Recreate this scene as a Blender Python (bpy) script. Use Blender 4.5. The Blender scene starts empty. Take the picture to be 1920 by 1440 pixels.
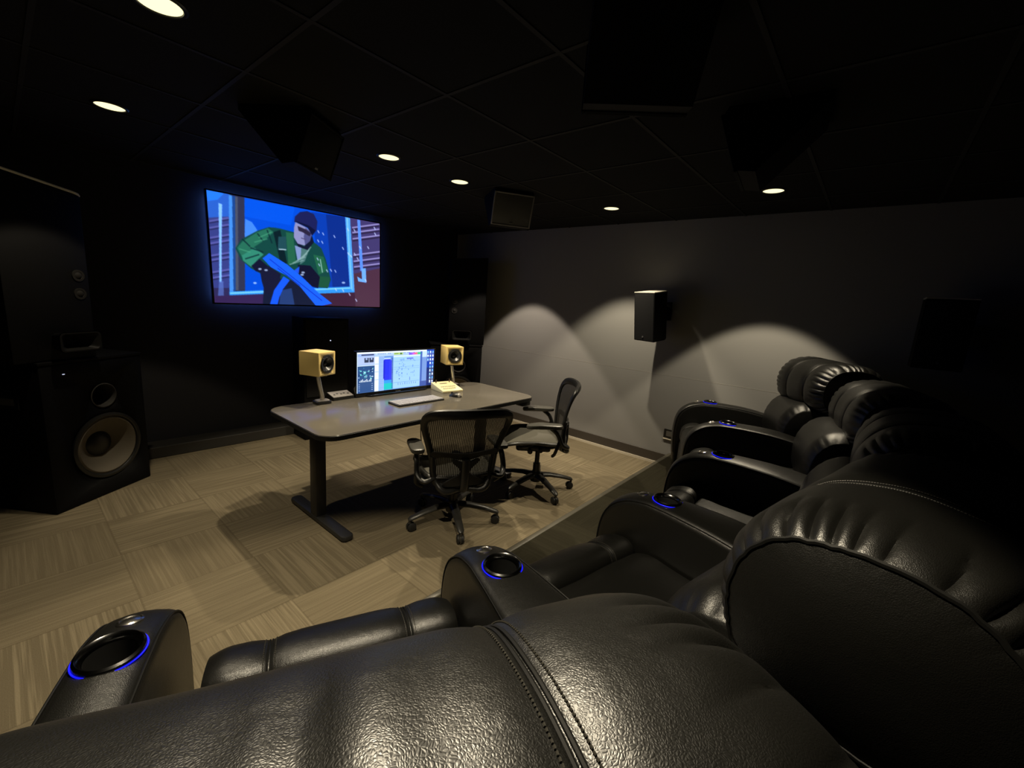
import bpy, bmesh, math, random
import numpy as np
from mathutils import Vector, Matrix, noise

random.seed(7)
SC = bpy.context.scene
COL = SC.collection
PI = math.pi
def R(d): return math.radians(d)

# ------------------------------------------------------------------ camera
F_PX = 800.0
CAM_H = 1.54
YAW, PITCH, ROLL = R(50.397), R(10.670), R(4.165)
cd = bpy.data.cameras.new('camera')
cam = bpy.data.objects.new('camera', cd)
COL.objects.link(cam)
cd.sensor_fit = 'HORIZONTAL'
cd.sensor_width = 36.0
cd.lens = F_PX / 1920.0 * 36.0
cd.clip_start = 0.02
cy, sy, cp, sp = math.cos(YAW), math.sin(YAW), math.cos(PITCH), math.sin(PITCH)
fw = Vector((sy * cp, cy * cp, -sp))
r0 = Vector((cy, -sy, 0.0))
u0 = r0.cross(fw)
rt = math.cos(ROLL) * r0 + math.sin(ROLL) * u0
up = -math.sin(ROLL) * r0 + math.cos(ROLL) * u0
m = Matrix((rt, up, -fw)).transposed().to_4x4()
m.translation = Vector((0, 0, CAM_H))
cam.matrix_world = m
SC.camera = cam

# ------------------------------------------------------------------ view + world
SC.view_settings.view_transform = 'Standard'
SC.view_settings.look = 'None'
SC.view_settings.exposure = 0.0
SC.view_settings.gamma = 1.0
w = bpy.data.worlds.new('world')
SC.world = w
w.use_nodes = True
w.node_tree.nodes['Background'].inputs[0].default_value = (0, 0, 0, 1)
w.node_tree.nodes['Background'].inputs[1].default_value = 0.0

WARM = (1.0, 0.86, 0.62)
LAMP_W = 92.0          # watts of every ceiling spotlight
LAMP_CONE = R(85)
CEIL = 2.44
DOWNLIGHTS = [
    # x, y, colour, power factor, cone factor, label
    (0.44, 2.01, WARM, 0.46, 1.0, 'lit recessed ceiling downlight cut by the upper left edge of the view'),
    (0.49, 3.39, WARM, 0.42, 1.0, 'lit recessed ceiling downlight above the black tower loudspeaker with the lit top edge'),
    (1.77, 2.67, WARM, 1.2, 1.0, 'lit recessed ceiling downlight over the left half of the desk'),
    (2.40, 2.66, WARM, 1.0, 1.0, 'lit recessed ceiling downlight over the right half of the desk beside the grey ceiling speaker'),
    (3.62, 1.99, WARM, 1.05, 1.052, 'small lit recessed ceiling downlight above the lone wall speaker with a lit top'),
    (3.55, 0.71, WARM, 1.0, 0.965, 'lit recessed ceiling downlight above the farthest recliner'),
    (3.60, 3.28, (1.0, 0.84, 0.66), 1.0, 0.94, 'lit recessed ceiling downlight hidden behind the grey ceiling speaker'),
    (0.45, 0.71, WARM, 1.6, 1.0, 'lit recessed ceiling downlight straight above the nearest recliner'),
]

# ------------------------------------------------------------------ materials
def srgb(c):
    return tuple((x / 12.92) if x <= 0.04045 else ((x + 0.055) / 1.055) ** 2.4 for x in [v / 255.0 for v in c])

MATS = {}
def mat(name, col, rough=0.5, metal=0.0, spec=0.5, emit=None, estr=0.0):
    if name in MATS: return MATS[name]
    M = bpy.data.materials.new(name)
    M.use_nodes = True
    b = M.node_tree.nodes['Principled BSDF']
    b.inputs['Base Color'].default_value = (*col, 1)
    b.inputs['Roughness'].default_value = rough
    b.inputs['Metallic'].default_value = metal
    b.inputs['Specular IOR Level'].default_value = spec
    if emit:
        b.inputs['Emission Color'].default_value = (*emit, 1)
        b.inputs['Emission Strength'].default_value = estr
    MATS[name] = M
    return M

def nd(M, t, **kw):
    n = M.node_tree.nodes.new(t)
    for k, v in kw.items():
        if k in n.inputs: n.inputs[k].default_value = v
        else: setattr(n, k, v)
    return n
def ln(M, a, b): M.node_tree.links.new(a, b)
def bsdf(M): return M.node_tree.nodes['Principled BSDF']
def math_n(M, op, a, b=None, c=None):
    n = nd(M, 'ShaderNodeMath', operation=op)
    for i, x in enumerate((a, b, c)):
        if x is None: continue
        if isinstance(x, (int, float)): n.inputs[i].default_value = x
        else: ln(M, x, n.inputs[i])
    return n.outputs[0]

def bump_noise(M, scale, strength, dist=0.01, detail=4):
    tc = nd(M, 'ShaderNodeTexCoord')
    n = nd(M, 'ShaderNodeTexNoise', Scale=scale, Detail=detail)
    ln(M, tc.outputs['Object'], n.inputs['Vector'])
    b = nd(M, 'ShaderNodeBump', Strength=strength, Distance=dist)
    ln(M, n.outputs['Fac'], b.inputs['Height'])
    ln(M, b.outputs['Normal'], bsdf(M).inputs['Normal'])
    return M

def leather(name, col, rough, grain=360.0, strength=0.17):
    M = mat(name, col, rough, 0, 0.62)
    tc = nd(M, 'ShaderNodeTexCoord')
    warp = nd(M, 'ShaderNodeTexNoise', Scale=60.0, Detail=2.0)
    ln(M, tc.outputs['Object'], warp.inputs['Vector'])
    mx = nd(M, 'ShaderNodeMix', data_type='VECTOR')
    mx.inputs[0].default_value = 0.012
    ln(M, tc.outputs['Object'], mx.inputs[4])
    ln(M, warp.outputs['Color'], mx.inputs[5])
    v = nd(M, 'ShaderNodeTexVoronoi', feature='DISTANCE_TO_EDGE', Scale=grain)
    ln(M, mx.outputs[1], v.inputs['Vector'])
    cr = nd(M, 'ShaderNodeMapRange', interpolation_type='SMOOTHSTEP')
    cr.inputs['From Max'].default_value = 0.32
    ln(M, v.outputs['Distance'], cr.inputs['Value'])
    n2 = nd(M, 'ShaderNodeTexNoise', Scale=34.0, Detail=5.0)
    ln(M, tc.outputs['Object'], n2.inputs['Vector'])
    b1 = nd(M, 'ShaderNodeBump', Strength=strength, Distance=0.0012)
    ln(M, cr.outputs['Result'], b1.inputs['Height'])
    b2 = nd(M, 'ShaderNodeBump', Strength=0.14, Distance=0.004)
    ln(M, n2.outputs['Fac'], b2.inputs['Height'])
    ln(M, b1.outputs['Normal'], b2.inputs['Normal'])
    ln(M, b2.outputs['Normal'], bsdf(M).inputs['Normal'])
    return M

LEATHER = leather('black_leather', (0.0045, 0.0044, 0.0036), 0.385)
PIPING = mat('leather_piping', (0.004, 0.004, 0.0035), 0.55, 0, 0.3)
THREAD = mat('leather_thread', (0.03, 0.028, 0.022), 0.55)
BLACK_FABRIC = bump_noise(mat('speaker_cloth', (0.012, 0.012, 0.013), 0.85, 0, 0.2), 500, 0.3, 0.001)
BLACK_PAINT = mat('black_matt_paint', (0.0035, 0.0035, 0.004), 0.6, 0, 0.12)
BLACK_PLASTIC = mat('black_plastic', (0.012, 0.012, 0.012), 0.38)
GRAPHITE = mat('graphite_plastic', (0.030, 0.029, 0.026), 0.36)
GLOSS_BLACK = mat('gloss_black', (0.006, 0.006, 0.006), 0.15)
RUBBER = mat('black_rubber', (0.012, 0.012, 0.012), 0.6)
CHROME = mat('brushed_steel', (0.62, 0.60, 0.56), 0.25, 1.0)
DARK_CHROME = mat('dark_chrome', (0.10, 0.10, 0.10), 0.22, 1.0)
DESK_METAL = mat('charcoal_powder_coat', (0.018, 0.018, 0.018), 0.42)
CREAM = bump_noise(mat('cream_paint', srgb((216, 190, 122)), 0.42), 400, 0.05, 0.001)
CREAM_PLASTIC = mat('ivory_plastic', srgb((225, 215, 170)), 0.5)
CONE = mat('speaker_cone', (0.02, 0.02, 0.02), 0.35)
CONE_PALE = mat('pale_paper_cone', (0.15, 0.13, 0.10), 0.8, 0, 0.2)
GREY_PLATE = mat('grey_metal_plate', (0.30, 0.28, 0.26), 0.45, 0.3)
INK = mat('printed_ink', (0.05, 0.05, 0.05), 0.6)
WHITE_PLASTIC = mat('white_plastic', (0.6, 0.58, 0.52), 0.4)
GRILLE = mat('grey_speaker_grille', (0.10, 0.098, 0.085), 0.6)
DARK_GRILLE = mat('black_speaker_grille', (0.006, 0.006, 0.006), 0.7, 0, 0.2)
BLUE_LED = mat('blue_led', (0, 0, 0), 0.4, emit=(0.006, 0.008, 1.0), estr=1.4)
WHITE_LED = mat('white_led', (0, 0, 0), 0.4, emit=(0.7, 0.75, 1.0), estr=1.0)
TV_GLOW = mat('added_blue_glow', (0, 0, 0), 0.4, emit=(0.12, 0.26, 0.9), estr=42.0)  # added emitter for the blue halo round the television
LENS = mat('downlight_lens', (0, 0, 0), 0.4, emit=(1.0, 0.90, 0.50), estr=1.5)
KEYCAP = mat('grey_keycap', (0.42, 0.41, 0.44), 0.5)
KEYTRAY = mat('keyboard_tray', (0.06, 0.06, 0.065), 0.45)
PALE_STRIP = mat('pale_skirting_strip', (0.62, 0.56, 0.44), 0.5)
LIT_EDGE = mat('lit_cabinet_edge', (0.70, 0.66, 0.52), 0.4)  # pale colour stands for light caught on the black cabinet's edge
ARM_GREY = mat('armpad_grey', (0.07, 0.068, 0.06), 0.33)

# desk laminate
DESK_TOP = bump_noise(mat('grey_desk_laminate', (0.135, 0.122, 0.100), 0.19, 0, 0.7), 300, 0.06, 0.001)
# walls
WALL_GREY = bump_noise(mat('grey_fabric_wall', (0.295, 0.290, 0.280), 0.9, 0, 0.15), 420, 0.15, 0.001)
WALL_BLACK = bump_noise(mat('black_wall_cloth', (0.026, 0.026, 0.030), 0.9, 0, 0.15), 420, 0.15, 0.001)
BASEBOARD = mat('brown_rubber_baseboard', (0.060, 0.050, 0.040), 0.55)

def ceiling_mat():
    M = mat('black_ceiling_tile', (0.018, 0.018, 0.018), 0.9, 0, 0.1)
    return bump_noise(M, 120, 0.4, 0.002)
CEIL_MAT = ceiling_mat()
CEIL_GRID = mat('ceiling_grid_bar', (0.024, 0.024, 0.024), 0.7, 0, 0.2)

def carpet(name, base, dark):
    M = mat(name, base, 0.95, 0, 0.05)
    tc = nd(M, 'ShaderNodeTexCoord')
    mp = nd(M, 'ShaderNodeMapping')
    mp.inputs['Location'].default_value = (-0.304, 0.0, 0)
    ln(M, tc.outputs['Object'], mp.inputs['Vector'])
    sx = nd(M, 'ShaderNodeSeparateXYZ')
    ln(M, mp.outputs[0], sx.inputs[0])
    T = 0.5
    tx = math_n(M, 'DIVIDE', sx.outputs[0], T); ty = math_n(M, 'DIVIDE', sx.outputs[1], T)
    ix = math_n(M, 'FLOOR', tx); iy = math_n(M, 'FLOOR', ty)
    fx = math_n(M, 'FRACT', tx); fy = math_n(M, 'FRACT', ty)
    cell = nd(M, 'ShaderNodeCombineXYZ')
    ln(M, ix, cell.inputs[0]); ln(M, iy, cell.inputs[1])
    wn = nd(M, 'ShaderNodeTexWhiteNoise', noise_dimensions='2D')
    ln(M, cell.outputs[0], wn.inputs['Vector'])
    par = math_n(M, 'FLOORED_MODULO', math_n(M, 'ADD', ix, iy), 2.0)
    # streak vectors: across = 70/m, along = 3/m, both seeded by tile
    def streak(a, b, lo, hi, off):
        c = nd(M, 'ShaderNodeCombineXYZ')
        ln(M, math_n(M, 'MULTIPLY_ADD', a, hi, off), c.inputs[0])
        ln(M, math_n(M, 'MULTIPLY', b, lo), c.inputs[1])
        ln(M, math_n(M, 'MULTIPLY', wn.outputs['Value'], 40.0), c.inputs[2])
        n = nd(M, 'ShaderNodeTexNoise', Scale=1.0, Detail=3.0, Roughness=0.6)
        ln(M, c.outputs[0], n.inputs['Vector'])
        return n.outputs['Fac']
    s1 = streak(sx.outputs[0], sx.outputs[1], 1.6, 80.0, 0.0)
    s2 = streak(sx.outputs[1], sx.outputs[0], 1.6, 80.0, 11.0)
    mx = nd(M, 'ShaderNodeMix')
    ln(M, par, mx.inputs[0]); ln(M, s2, mx.inputs[2]); ln(M, s1, mx.inputs[3])
    st = nd(M, 'ShaderNodeMapRange')
    st.inputs['From Min'].default_value = 0.41; st.inputs['From Max'].default_value = 0.64
    ln(M, mx.outputs[0], st.inputs['Value'])
    amp = math_n(M, 'MULTIPLY_ADD', math_n(M, 'POWER', wn.outputs['Color'], 2.0), 0.62, 0.24)
    fine = nd(M, 'ShaderNodeTexNoise', Scale=260.0, Detail=2.0)
    ln(M, tc.outputs['Object'], fine.inputs['Vector'])
    # seams between tiles
    ex = math_n(M, 'MINIMUM', fx, math_n(M, 'SUBTRACT', 1.0, fx))
    ey = math_n(M, 'MINIMUM', fy, math_n(M, 'SUBTRACT', 1.0, fy))
    e = math_n(M, 'MINIMUM', ex, ey)
    seam = math_n(M, 'LESS_THAN', e, 0.008)
    h = math_n(M, 'MULTIPLY', st.outputs[0], amp)
    h = math_n(M, 'ADD', h, math_n(M, 'MULTIPLY_ADD', fine.outputs['Fac'], 0.5, -0.25))
    h = math_n(M, 'SUBTRACT', h, math_n(M, 'MULTIPLY', seam, 0.22))
    h = math_n(M, 'ADD', h, math_n(M, 'MULTIPLY_ADD', wn.outputs['Value'], 0.16, 0.12))
    cm = nd(M, 'ShaderNodeMix', data_type='RGBA')
    cm.inputs[6].default_value = (*dark, 1); cm.inputs[7].default_value = (*base, 1)
    ln(M, h, cm.inputs[0]); cm.clamp_factor = True
    ln(M, cm.outputs[2], bsdf(M).inputs['Base Color'])
    b = nd(M, 'ShaderNodeBump', Strength=0.5, Distance=0.004)
    ln(M, h, b.inputs['Height'])
    ln(M, b.outputs['Normal'], bsdf(M).inputs['Normal'])
    return M
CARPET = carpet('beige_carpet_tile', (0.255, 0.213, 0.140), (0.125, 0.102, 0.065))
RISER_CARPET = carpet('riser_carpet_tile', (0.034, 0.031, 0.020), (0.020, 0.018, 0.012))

def pellicle():
    M = bpy.data.materials.new('woven_chair_mesh')
    M.use_nodes = True
    nt = M.node_tree
    b = bsdf(M)
    b.inputs['Base Color'].default_value = (0.022, 0.020, 0.018, 1)
    b.inputs['Roughness'].default_value = 0.45
    tr = nd(M, 'ShaderNodeBsdfTransparent')
    mx = nd(M, 'ShaderNodeMixShader')
    tc = nd(M, 'ShaderNodeTexCoord')
    sx = nd(M, 'ShaderNodeSeparateXYZ')
    ln(M, tc.outputs['Object'], sx.inputs[0])
    f = math_n(M, 'FRACT', math_n(M, 'MULTIPLY', sx.outputs[0], 90.0))
    g = math_n(M, 'GREATER_THAN', f, 0.55)
    t = math_n(M, 'MULTIPLY_ADD', g, 0.24, 0.03)
    ln(M, t, mx.inputs[0])
    ln(M, b.outputs[0], mx.inputs[1]); ln(M, tr.outputs[0], mx.inputs[2])
    ln(M, mx.outputs[0], nt.nodes['Material Output'].inputs[0])
    return M
PELLICLE = pellicle()

# ------------------------------------------------------------------ mesh helpers
def link(name, bm, material, parent=None, smooth=True, loc=None):
    me = bpy.data.meshes.new(name)
    bmesh.ops.recalc_face_normals(bm, faces=bm.faces)
    bm.to_mesh(me); bm.free()
    if smooth:
        for p in me.polygons: p.use_smooth = True
        try: me.set_sharp_from_angle(angle=R(38))
        except Exception: pass
    me.materials.append(material)
    o = bpy.data.objects.new(name, me)
    COL.objects.link(o)
    if parent: o.parent = parent
    if loc: o.location = loc
    return o

def tag(o, label=None, cat=None, group=None, kind=None):
    if label: o['label'] = label
    if cat: o['category'] = cat
    if group: o['group'] = group
    if kind: o['kind'] = kind
    return o

def thing(name, label, cat, loc=(0, 0, 0), az=0.0, group=None):
    o = bpy.data.objects.new(name, None)
    COL.objects.link(o)
    o.empty_display_size = 0.1
    o.location = loc
    o.rotation_euler = (0, 0, -R(az))
    return tag(o, label, cat, group)

def struct(name, bm, material, smooth=False):
    o = link(name, bm, material, None, smooth)
    o['kind'] = 'structure'
    return o

def add_box(bm, lo, hi, bevel=0.0, seg=2, M=None):
    r = bmesh.ops.create_cube(bm, size=1.0)
    vs = r['verts']
    s = [hi[i] - lo[i] for i in range(3)]
    c = [(hi[i] + lo[i]) / 2 for i in range(3)]
    for v in vs: v.co = Vector((v.co.x * s[0] + c[0], v.co.y * s[1] + c[1], v.co.z * s[2] + c[2]))
    if bevel > 0:
        es = list({e for v in vs for e in v.link_edges})
        rr = bmesh.ops.bevel(bm, geom=es, offset=bevel, segments=seg, profile=0.5, affect='EDGES')
        vs = list({v for f in rr['faces'] for v in f.verts} | {v for v in vs if v.is_valid})
    if M is not None:
        bmesh.ops.transform(bm, matrix=M, verts=[v for v in vs if v.is_valid])
    return bm

def box(lo, hi, bevel=0.0, seg=2, M=None):
    return add_box(bmesh.new(), lo, hi, bevel, seg, M)

def frame_of(d):
    d = d.normalized()
    a = Vector((0, 0, 1)) if abs(d.z) < 0.95 else Vector((1, 0, 0))
    s = d.cross(a).normalized()
    return s, s.cross(d).normalized()

def add_tube(bm, pts, rad, n=10, closed=False, flat=(1.0, 1.0), cap=True, up=None):
    pts = [Vector([float(q) for q in p]) for p in pts]
    k = len(pts)
    rads = [float(q) for q in rad] if isinstance(rad, (list, tuple)) else [float(rad)] * k
    rings = []
    ps = None
    for i, p in enumerate(pts):
        if closed: d = pts[(i + 1) % k] - pts[i - 1]
        else: d = pts[min(i + 1, k - 1)] - pts[max(i - 1, 0)]
        d.normalize()
        if up is not None:
            s = d.cross(Vector(up))
            s = s.normalized() if s.length > 1e-4 else frame_of(d)[0]
        elif ps is None: s = frame_of(d)[0]
        else:
            s = ps - d * ps.dot(d)
            s = s.normalized() if s.length > 1e-4 else frame_of(d)[0]
        ps = s
        t = s.cross(d)
        ring = []
        for j in range(n):
            a = 2 * PI * j / n
            ring.append(bm.verts.new(p + rads[i] * (flat[0] * math.cos(a) * s + flat[1] * math.sin(a) * t)))
        rings.append(ring)
    m_ = k if closed else k - 1
    for i in range(m_):
        A, B = rings[i], rings[(i + 1) % k]
        off = 0
        if closed and i == k - 1:
            off = min(range(n), key=lambda q: sum((A[j].co - B[(j + q) % n].co).length for j in range(n)))
        for j in range(n):
            bm.faces.new((A[j], A[(j + 1) % n], B[(j + 1 + off) % n], B[(j + off) % n]))
    if cap and not closed:
        bm.faces.new(rings[0]); bm.faces.new(rings[-1])
    return bm

def tube(pts, rad, **kw): return add_tube(bmesh.new(), pts, rad, **kw)

def add_lathe(bm, prof, M=None, n=32):
    """prof: (radius, height) along +Z; capped where radius is 0."""
    rings = []
    for r, z in prof:
        if r < 1e-6: rings.append([bm.verts.new((0, 0, z))])
        else: rings.append([bm.verts.new((r * math.cos(2 * PI * j / n), r * math.sin(2 * PI * j / n), z)) for j in range(n)])
    for A, B in zip(rings[:-1], rings[1:]):
        for j in range(n):
            if len(A) == 1 and len(B) == 1: continue
            if len(A) == 1: bm.faces.new((A[0], B[j], B[(j + 1) % n]))
            elif len(B) == 1: bm.faces.new((A[j], A[(j + 1) % n], B[0]))
            else: bm.faces.new((A[j], A[(j + 1) % n], B[(j + 1) % n], B[j]))
    if M is not None: bmesh.ops.transform(bm, matrix=M, verts=[v for r in rings for v in r])
    return bm
def lathe(prof, M=None, n=32): return add_lathe(bmesh.new(), prof, M, n)

def crom(pts, n, closed=True):
    """Catmull-Rom through 2-D or 3-D points, n samples in all."""
    P = [np.array(p, float) for p in pts]
    k = len(P)
    segs = k if closed else k - 1
    out = []
    for i in range(n):
        t = i / n * segs if closed else i / (n - 1) * segs
        a = min(int(t), segs - 1); u = t - a
        g = (lambda q: P[q % k]) if closed else (lambda q: P[max(0, min(k - 1, q))])
        p0, p1, p2, p3 = g(a - 1), g(a), g(a + 1), g(a + 2)
        out.append(0.5 * ((2 * p1) + (-p0 + p2) * u + (2 * p0 - 5 * p1 + 4 * p2 - p3) * u * u + (-p0 + 3 * p1 - 3 * p2 + p3) * u ** 3))
    return out

def prism(poly, z0, z1, bevel=0.0, seg=2):
    """Polygon in XY extruded in Z."""
    bm = bmesh.new()
    A = [bm.verts.new((x, y, z0)) for x, y in poly]
    B = [bm.verts.new((x, y, z1)) for x, y in poly]
    fs = [bm.faces.new(A), bm.faces.new(B)]
    n = len(poly)
    for i in range(n): bm.faces.new((A[i], A[(i + 1) % n], B[(i + 1) % n], B[i]))
    if bevel > 0:
        es = list({e for f in fs for e in f.edges})
        bmesh.ops.bevel(bm, geom=es, offset=bevel, segments=seg, profile=0.5, affect='EDGES')
    return bm

def rounded_rect(x0, y0, x1, y1, r, k=6):
    out = []
    for cx, cy_, a0 in ((x1 - r, y1 - r, 0), (x0 + r, y1 - r, 90), (x0 + r, y0 + r, 180), (x1 - r, y0 + r, 270)):
        for i in range(k + 1):
            a = R(a0 + 90 * i / k)
            out.append((cx + r * math.cos(a), cy_ + r * math.sin(a)))
    return out

FACE_Y = Matrix.Rotation(R(90), 4, 'X')     # lathe +Z axis -> -Y (a driver that looks towards -Y)
def T(x, y, z): return Matrix.Translation((x, y, z))
def RZ(d): return Matrix.Rotation(R(d), 4, 'Z')
def RX(d): return Matrix.Rotation(R(d), 4, 'X')
def RY(d): return Matrix.Rotation(R(d), 4, 'Y')

# ------------------------------------------------------------------ room shell
XL, XR, YB, YF = -0.85, 4.30, -1.55, 4.75
RISER_H, RISER_Y = 0.15, 1.405
struct('floor', box((XL - .1, YB - .1, -0.1), (XR + .1, YF + .1, 0)), CARPET)
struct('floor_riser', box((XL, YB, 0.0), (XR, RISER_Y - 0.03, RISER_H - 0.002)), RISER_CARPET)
struct('trim_1', box((XL, RISER_Y - 0.045, 0.0), (XR, RISER_Y, RISER_H), 0.012, 3), mat('riser_nosing', (0.075, 0.068, 0.05), 0.4), True)
struct('ceiling', box((XL - .1, YB - .1, CEIL), (XR + .1, YF + .1, CEIL + 0.1)), CEIL_MAT)
bm = bmesh.new()
gx = 1.39 - 0.61 * 3
while gx < XR:
    if gx > XL: add_box(bm, (gx - .009, YB, CEIL - .004), (gx + .009, YF, CEIL))
    gx += 0.61
gy = 1.04 - 0.61 * 4
while gy < YF:
    if gy > YB: add_box(bm, (XL, gy - .009, CEIL - .0045), (XR, gy + .009, CEIL))
    gy += 0.61
struct('trim_2', bm, CEIL_GRID)
struct('wall_right', box((XR, YB - .1, 0), (XR + .1, YF + .1, CEIL)), WALL_GREY)
struct('wall_front', box((XL - .1, YF, 0), (XR, YF + .1, CEIL)), WALL_BLACK)
struct('wall_left', box((XL - .1, YB - .1, 0), (XL, YF, CEIL)), WALL_BLACK)
struct('wall_back', box((XL, YB - .1, 0), (XR, YB, CEIL)), WALL_BLACK)
struct('baseboard_right', box((XR - 0.012, RISER_Y, 0.028), (XR, 4.55, 0.125), 0.003, 1), BASEBOARD)
struct('trim_3', box((XR - 0.02, RISER_Y, 0.0), (XR, 4.55, 0.026)), PALE_STRIP)
struct('trim_4', box((XR - 0.0012, YB, 0.939), (XR, YF, 0.9415)), mat('wall_seam', (0.46, 0.44, 0.40), 0.7))
struct('baseboard_front', box((XL, 4.55, 0.0), (XR, YF, 0.10), 0.006, 2), mat('black_baseboard', (0.03, 0.028, 0.025), 0.5))

# ------------------------------------------------------------------ downlights
def downlight(x, y, col, pw, cone, label):
    t = thing('recessed_downlight', label, 'ceiling light', (x, y, CEIL), 0, 'recessed ceiling downlights')
    link('trim_ring', lathe([(0.064, -0.001), (0.066, -0.007), (0.074, -0.008), (0.080, -0.003), (0.080, 0.0)], n=36), BLACK_PLASTIC, t)
    link('lens', lathe([(0, -0.003), (0.064, -0.003), (0.064, 0.0)], n=36), LENS, t)
    ld = bpy.data.lights.new('downlight_beam', 'SPOT')
    ld.energy = LAMP_W * pw
    ld.color = col
    ld.spot_size = LAMP_CONE * cone
    ld.spot_blend = 0.16 if cone < 1.05 else 0.32
    ld.shadow_soft_size = 0.022
    lo = bpy.data.objects.new('downlight_beam', ld)
    COL.objects.link(lo)
    lo.parent = t
    lo.location = (0, 0, -0.04)
for d in DOWNLIGHTS: downlight(*d)

# ------------------------------------------------------------------ pictures on the screens
def homography(src, dst):
    A = []
    for (x, y), (u, v) in zip(src, dst):
        A.append([x, y, 1, 0, 0, 0, -u * x, -u * y]); A.append([0, 0, 0, x, y, 1, -v * x, -v * y])
    b = np.array([c for p in dst for c in p], float)
    h = np.linalg.solve(np.array(A, float), b)
    return np.append(h, 1).reshape(3, 3)

class Canvas:
    def __init__(s, W, H, src, bg):
        s.W, s.H = W, H
        s.h = homography(src, [(0, 0), (1, 0), (1, 1), (0, 1)])
        s.img = np.zeros((H + 1, W + 1, 3)); s.img[:] = bg
        s.X, s.Y = np.meshgrid(np.arange(W + 1) / W, np.arange(H + 1) / H)
    def uv(s, p):
        q = s.h @ np.array([p[0], p[1], 1.0]); return q[0] / q[2], q[1] / q[2]
    def inside(s, P, dx=0.0, dy=0.0):
        X, Y = s.X + dx, s.Y + dy
        c = np.zeros(X.shape, bool)
        n = len(P)
        for i in range(n):
            x0, y0 = P[i]; x1, y1 = P[(i + 1) % n]
            if abs(y1 - y0) < 1e-9: continue
            k = ((y0 > Y) != (y1 > Y)) & (X < (x1 - x0) * (Y - y0) / (y1 - y0) + x0)
            c ^= k
        return c
    def fill(s, P, col, a=1.0, raw=False):
        Q = P if raw else [s.uv(p) for p in P]
        cov = sum(s.inside(Q, ox / s.W, oy / s.H).astype(float) for ox in (-.25, .25) for oy in (-.25, .25)) / 4 * a
        s.img = s.img * (1 - cov[..., None]) + np.array(col, float) * cov[..., None]
    def line(s, p, q, wd, col, a=1.0):
        p, q = np.array(p, float), np.array(q, float)
        d = q - p; n = np.array([-d[1], d[0]]) / max(1e-6, np.hypot(*d)) * wd / 2
        s.fill([p + n, q + n, q - n, p - n], col, a)
    def blob(s, c, rx, ry, col, a=1.0):
        s.fill([(c[0] + rx * math.cos(t), c[1] + ry * math.sin(t)) for t in np.linspace(0, 2 * PI, 20)[:-1]], col, a)
    def soften(s, k):
        for _ in range(k):
            p = np.pad(s.img, ((1, 1), (1, 1), (0, 0)), mode='edge')
            s.img = sum(p[i:i + s.img.shape[0], j:j + s.img.shape[1]] * w_ for i, j, w_ in
                        ((0, 1, .12), (2, 1, .12), (1, 0, .12), (1, 2, .12), (1, 1, .36), (0, 0, .04), (0, 2, .04), (2, 0, .04), (2, 2, .04)))
    def screen(s, name, w_, h_, strength, parent, y=0.0):
        """flat luminous panel facing -Y, centred on the origin, w_ wide, h_ high"""
        W, H = s.W, s.H
        lin = np.clip(s.img / 255.0, 0, 1)
        lin = np.where(lin <= 0.04045, lin / 12.92, ((lin + 0.055) / 1.055) ** 2.4)
        co = np.zeros((H + 1, W + 1, 3))
        co[..., 0] = (s.X - .5) * w_; co[..., 2] = (.5 - s.Y) * h_; co[..., 1] = y
        i = np.arange(W * H); r, c = i // W, i % W
        a = r * (W + 1) + c
        q = np.stack([a, a + W + 1, a + W + 2, a + 1], 1)
        me = bpy.data.meshes.new(name)
        me.from_pydata(co.reshape(-1, 3).tolist(), [], q.tolist())
        at = me.color_attributes.new('picture', 'FLOAT_COLOR', 'POINT')
        at.data.foreach_set('color', np.concatenate([lin.reshape(-1, 3), np.ones(((W + 1) * (H + 1), 1))], 1).astype(np.float32).ravel())
        M = mat(name + '_picture', (0.004, 0.004, 0.004), 0.2)
        an = nd(M, 'ShaderNodeAttribute', attribute_name='picture')
        ln(M, an.outputs['Color'], bsdf(M).inputs['Emission Color'])
        bsdf(M).inputs['Emission Strength'].default_value = strength
        me.materials.append(M)
        o = bpy.data.objects.new(name, me); COL.objects.link(o); o.parent = parent
        return o

# --- the picture on the television: a plain figure in a green jacket at a blue window
tvc = Canvas(400, 225, [(140, 180), (1700, 485), (1665, 1225), (175, 1190)], (34, 34, 66))
f = tvc.fill
f([(130, 170), (350, 215), (320, 1200), (170, 1200)], (52, 60, 128))
f([(130, 170), (350, 215), (340, 420), (150, 430)], (40, 92, 196))
f([(140, 180), (300, 212), (240, 268), (150, 280)], (36, 118, 242))
for yy in (440, 500, 590, 640, 750, 790, 900, 950):
    tvc.line((155, yy + 22), (335, yy - 8), 15, (92, 92, 170), .8); tvc.line((155, yy + 38), (335, yy + 8), 9, (28, 26, 62), .8)
f([(160, 1060), (330, 1060), (330, 1200), (170, 1200)], (44, 40, 84))
f([(248, 298), (280, 310), (262, 640), (246, 1010), (226, 1010), (240, 640)], (128, 186, 255))
f([(225, 1000), (262, 1000), (262, 1190), (200, 1190)], (84, 110, 190), .7)
f([(485, 250), (1400, 420), (1405, 1050), (455, 1085)], (4, 72, 208))
f([(485, 250), (940, 340), (900, 500), (480, 420)], (6, 84, 226), .7)
f([(1090, 380), (1400, 425), (1405, 1050), (1150, 1050)], (12, 50, 150), .7)
f([(1220, 400), (1400, 425), (1405, 1050), (1250, 1050)], (12, 36, 116), .7)
f([(485, 440), (545, 470), (590, 540), (580, 600), (470, 620)], (62, 128, 236))
f([(345, 225), (376, 232), (352, 1092), (314, 1134)], (64, 136, 226))
f([(376, 232), (402, 238), (378, 1080), (352, 1092)], (24, 66, 140))
f([(402, 238), (486, 252), (458, 1080), (372, 1082)], (44, 48, 76))
f([(402, 238), (425, 243), (398, 1080), (372, 1082)], (70, 76, 96))
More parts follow.
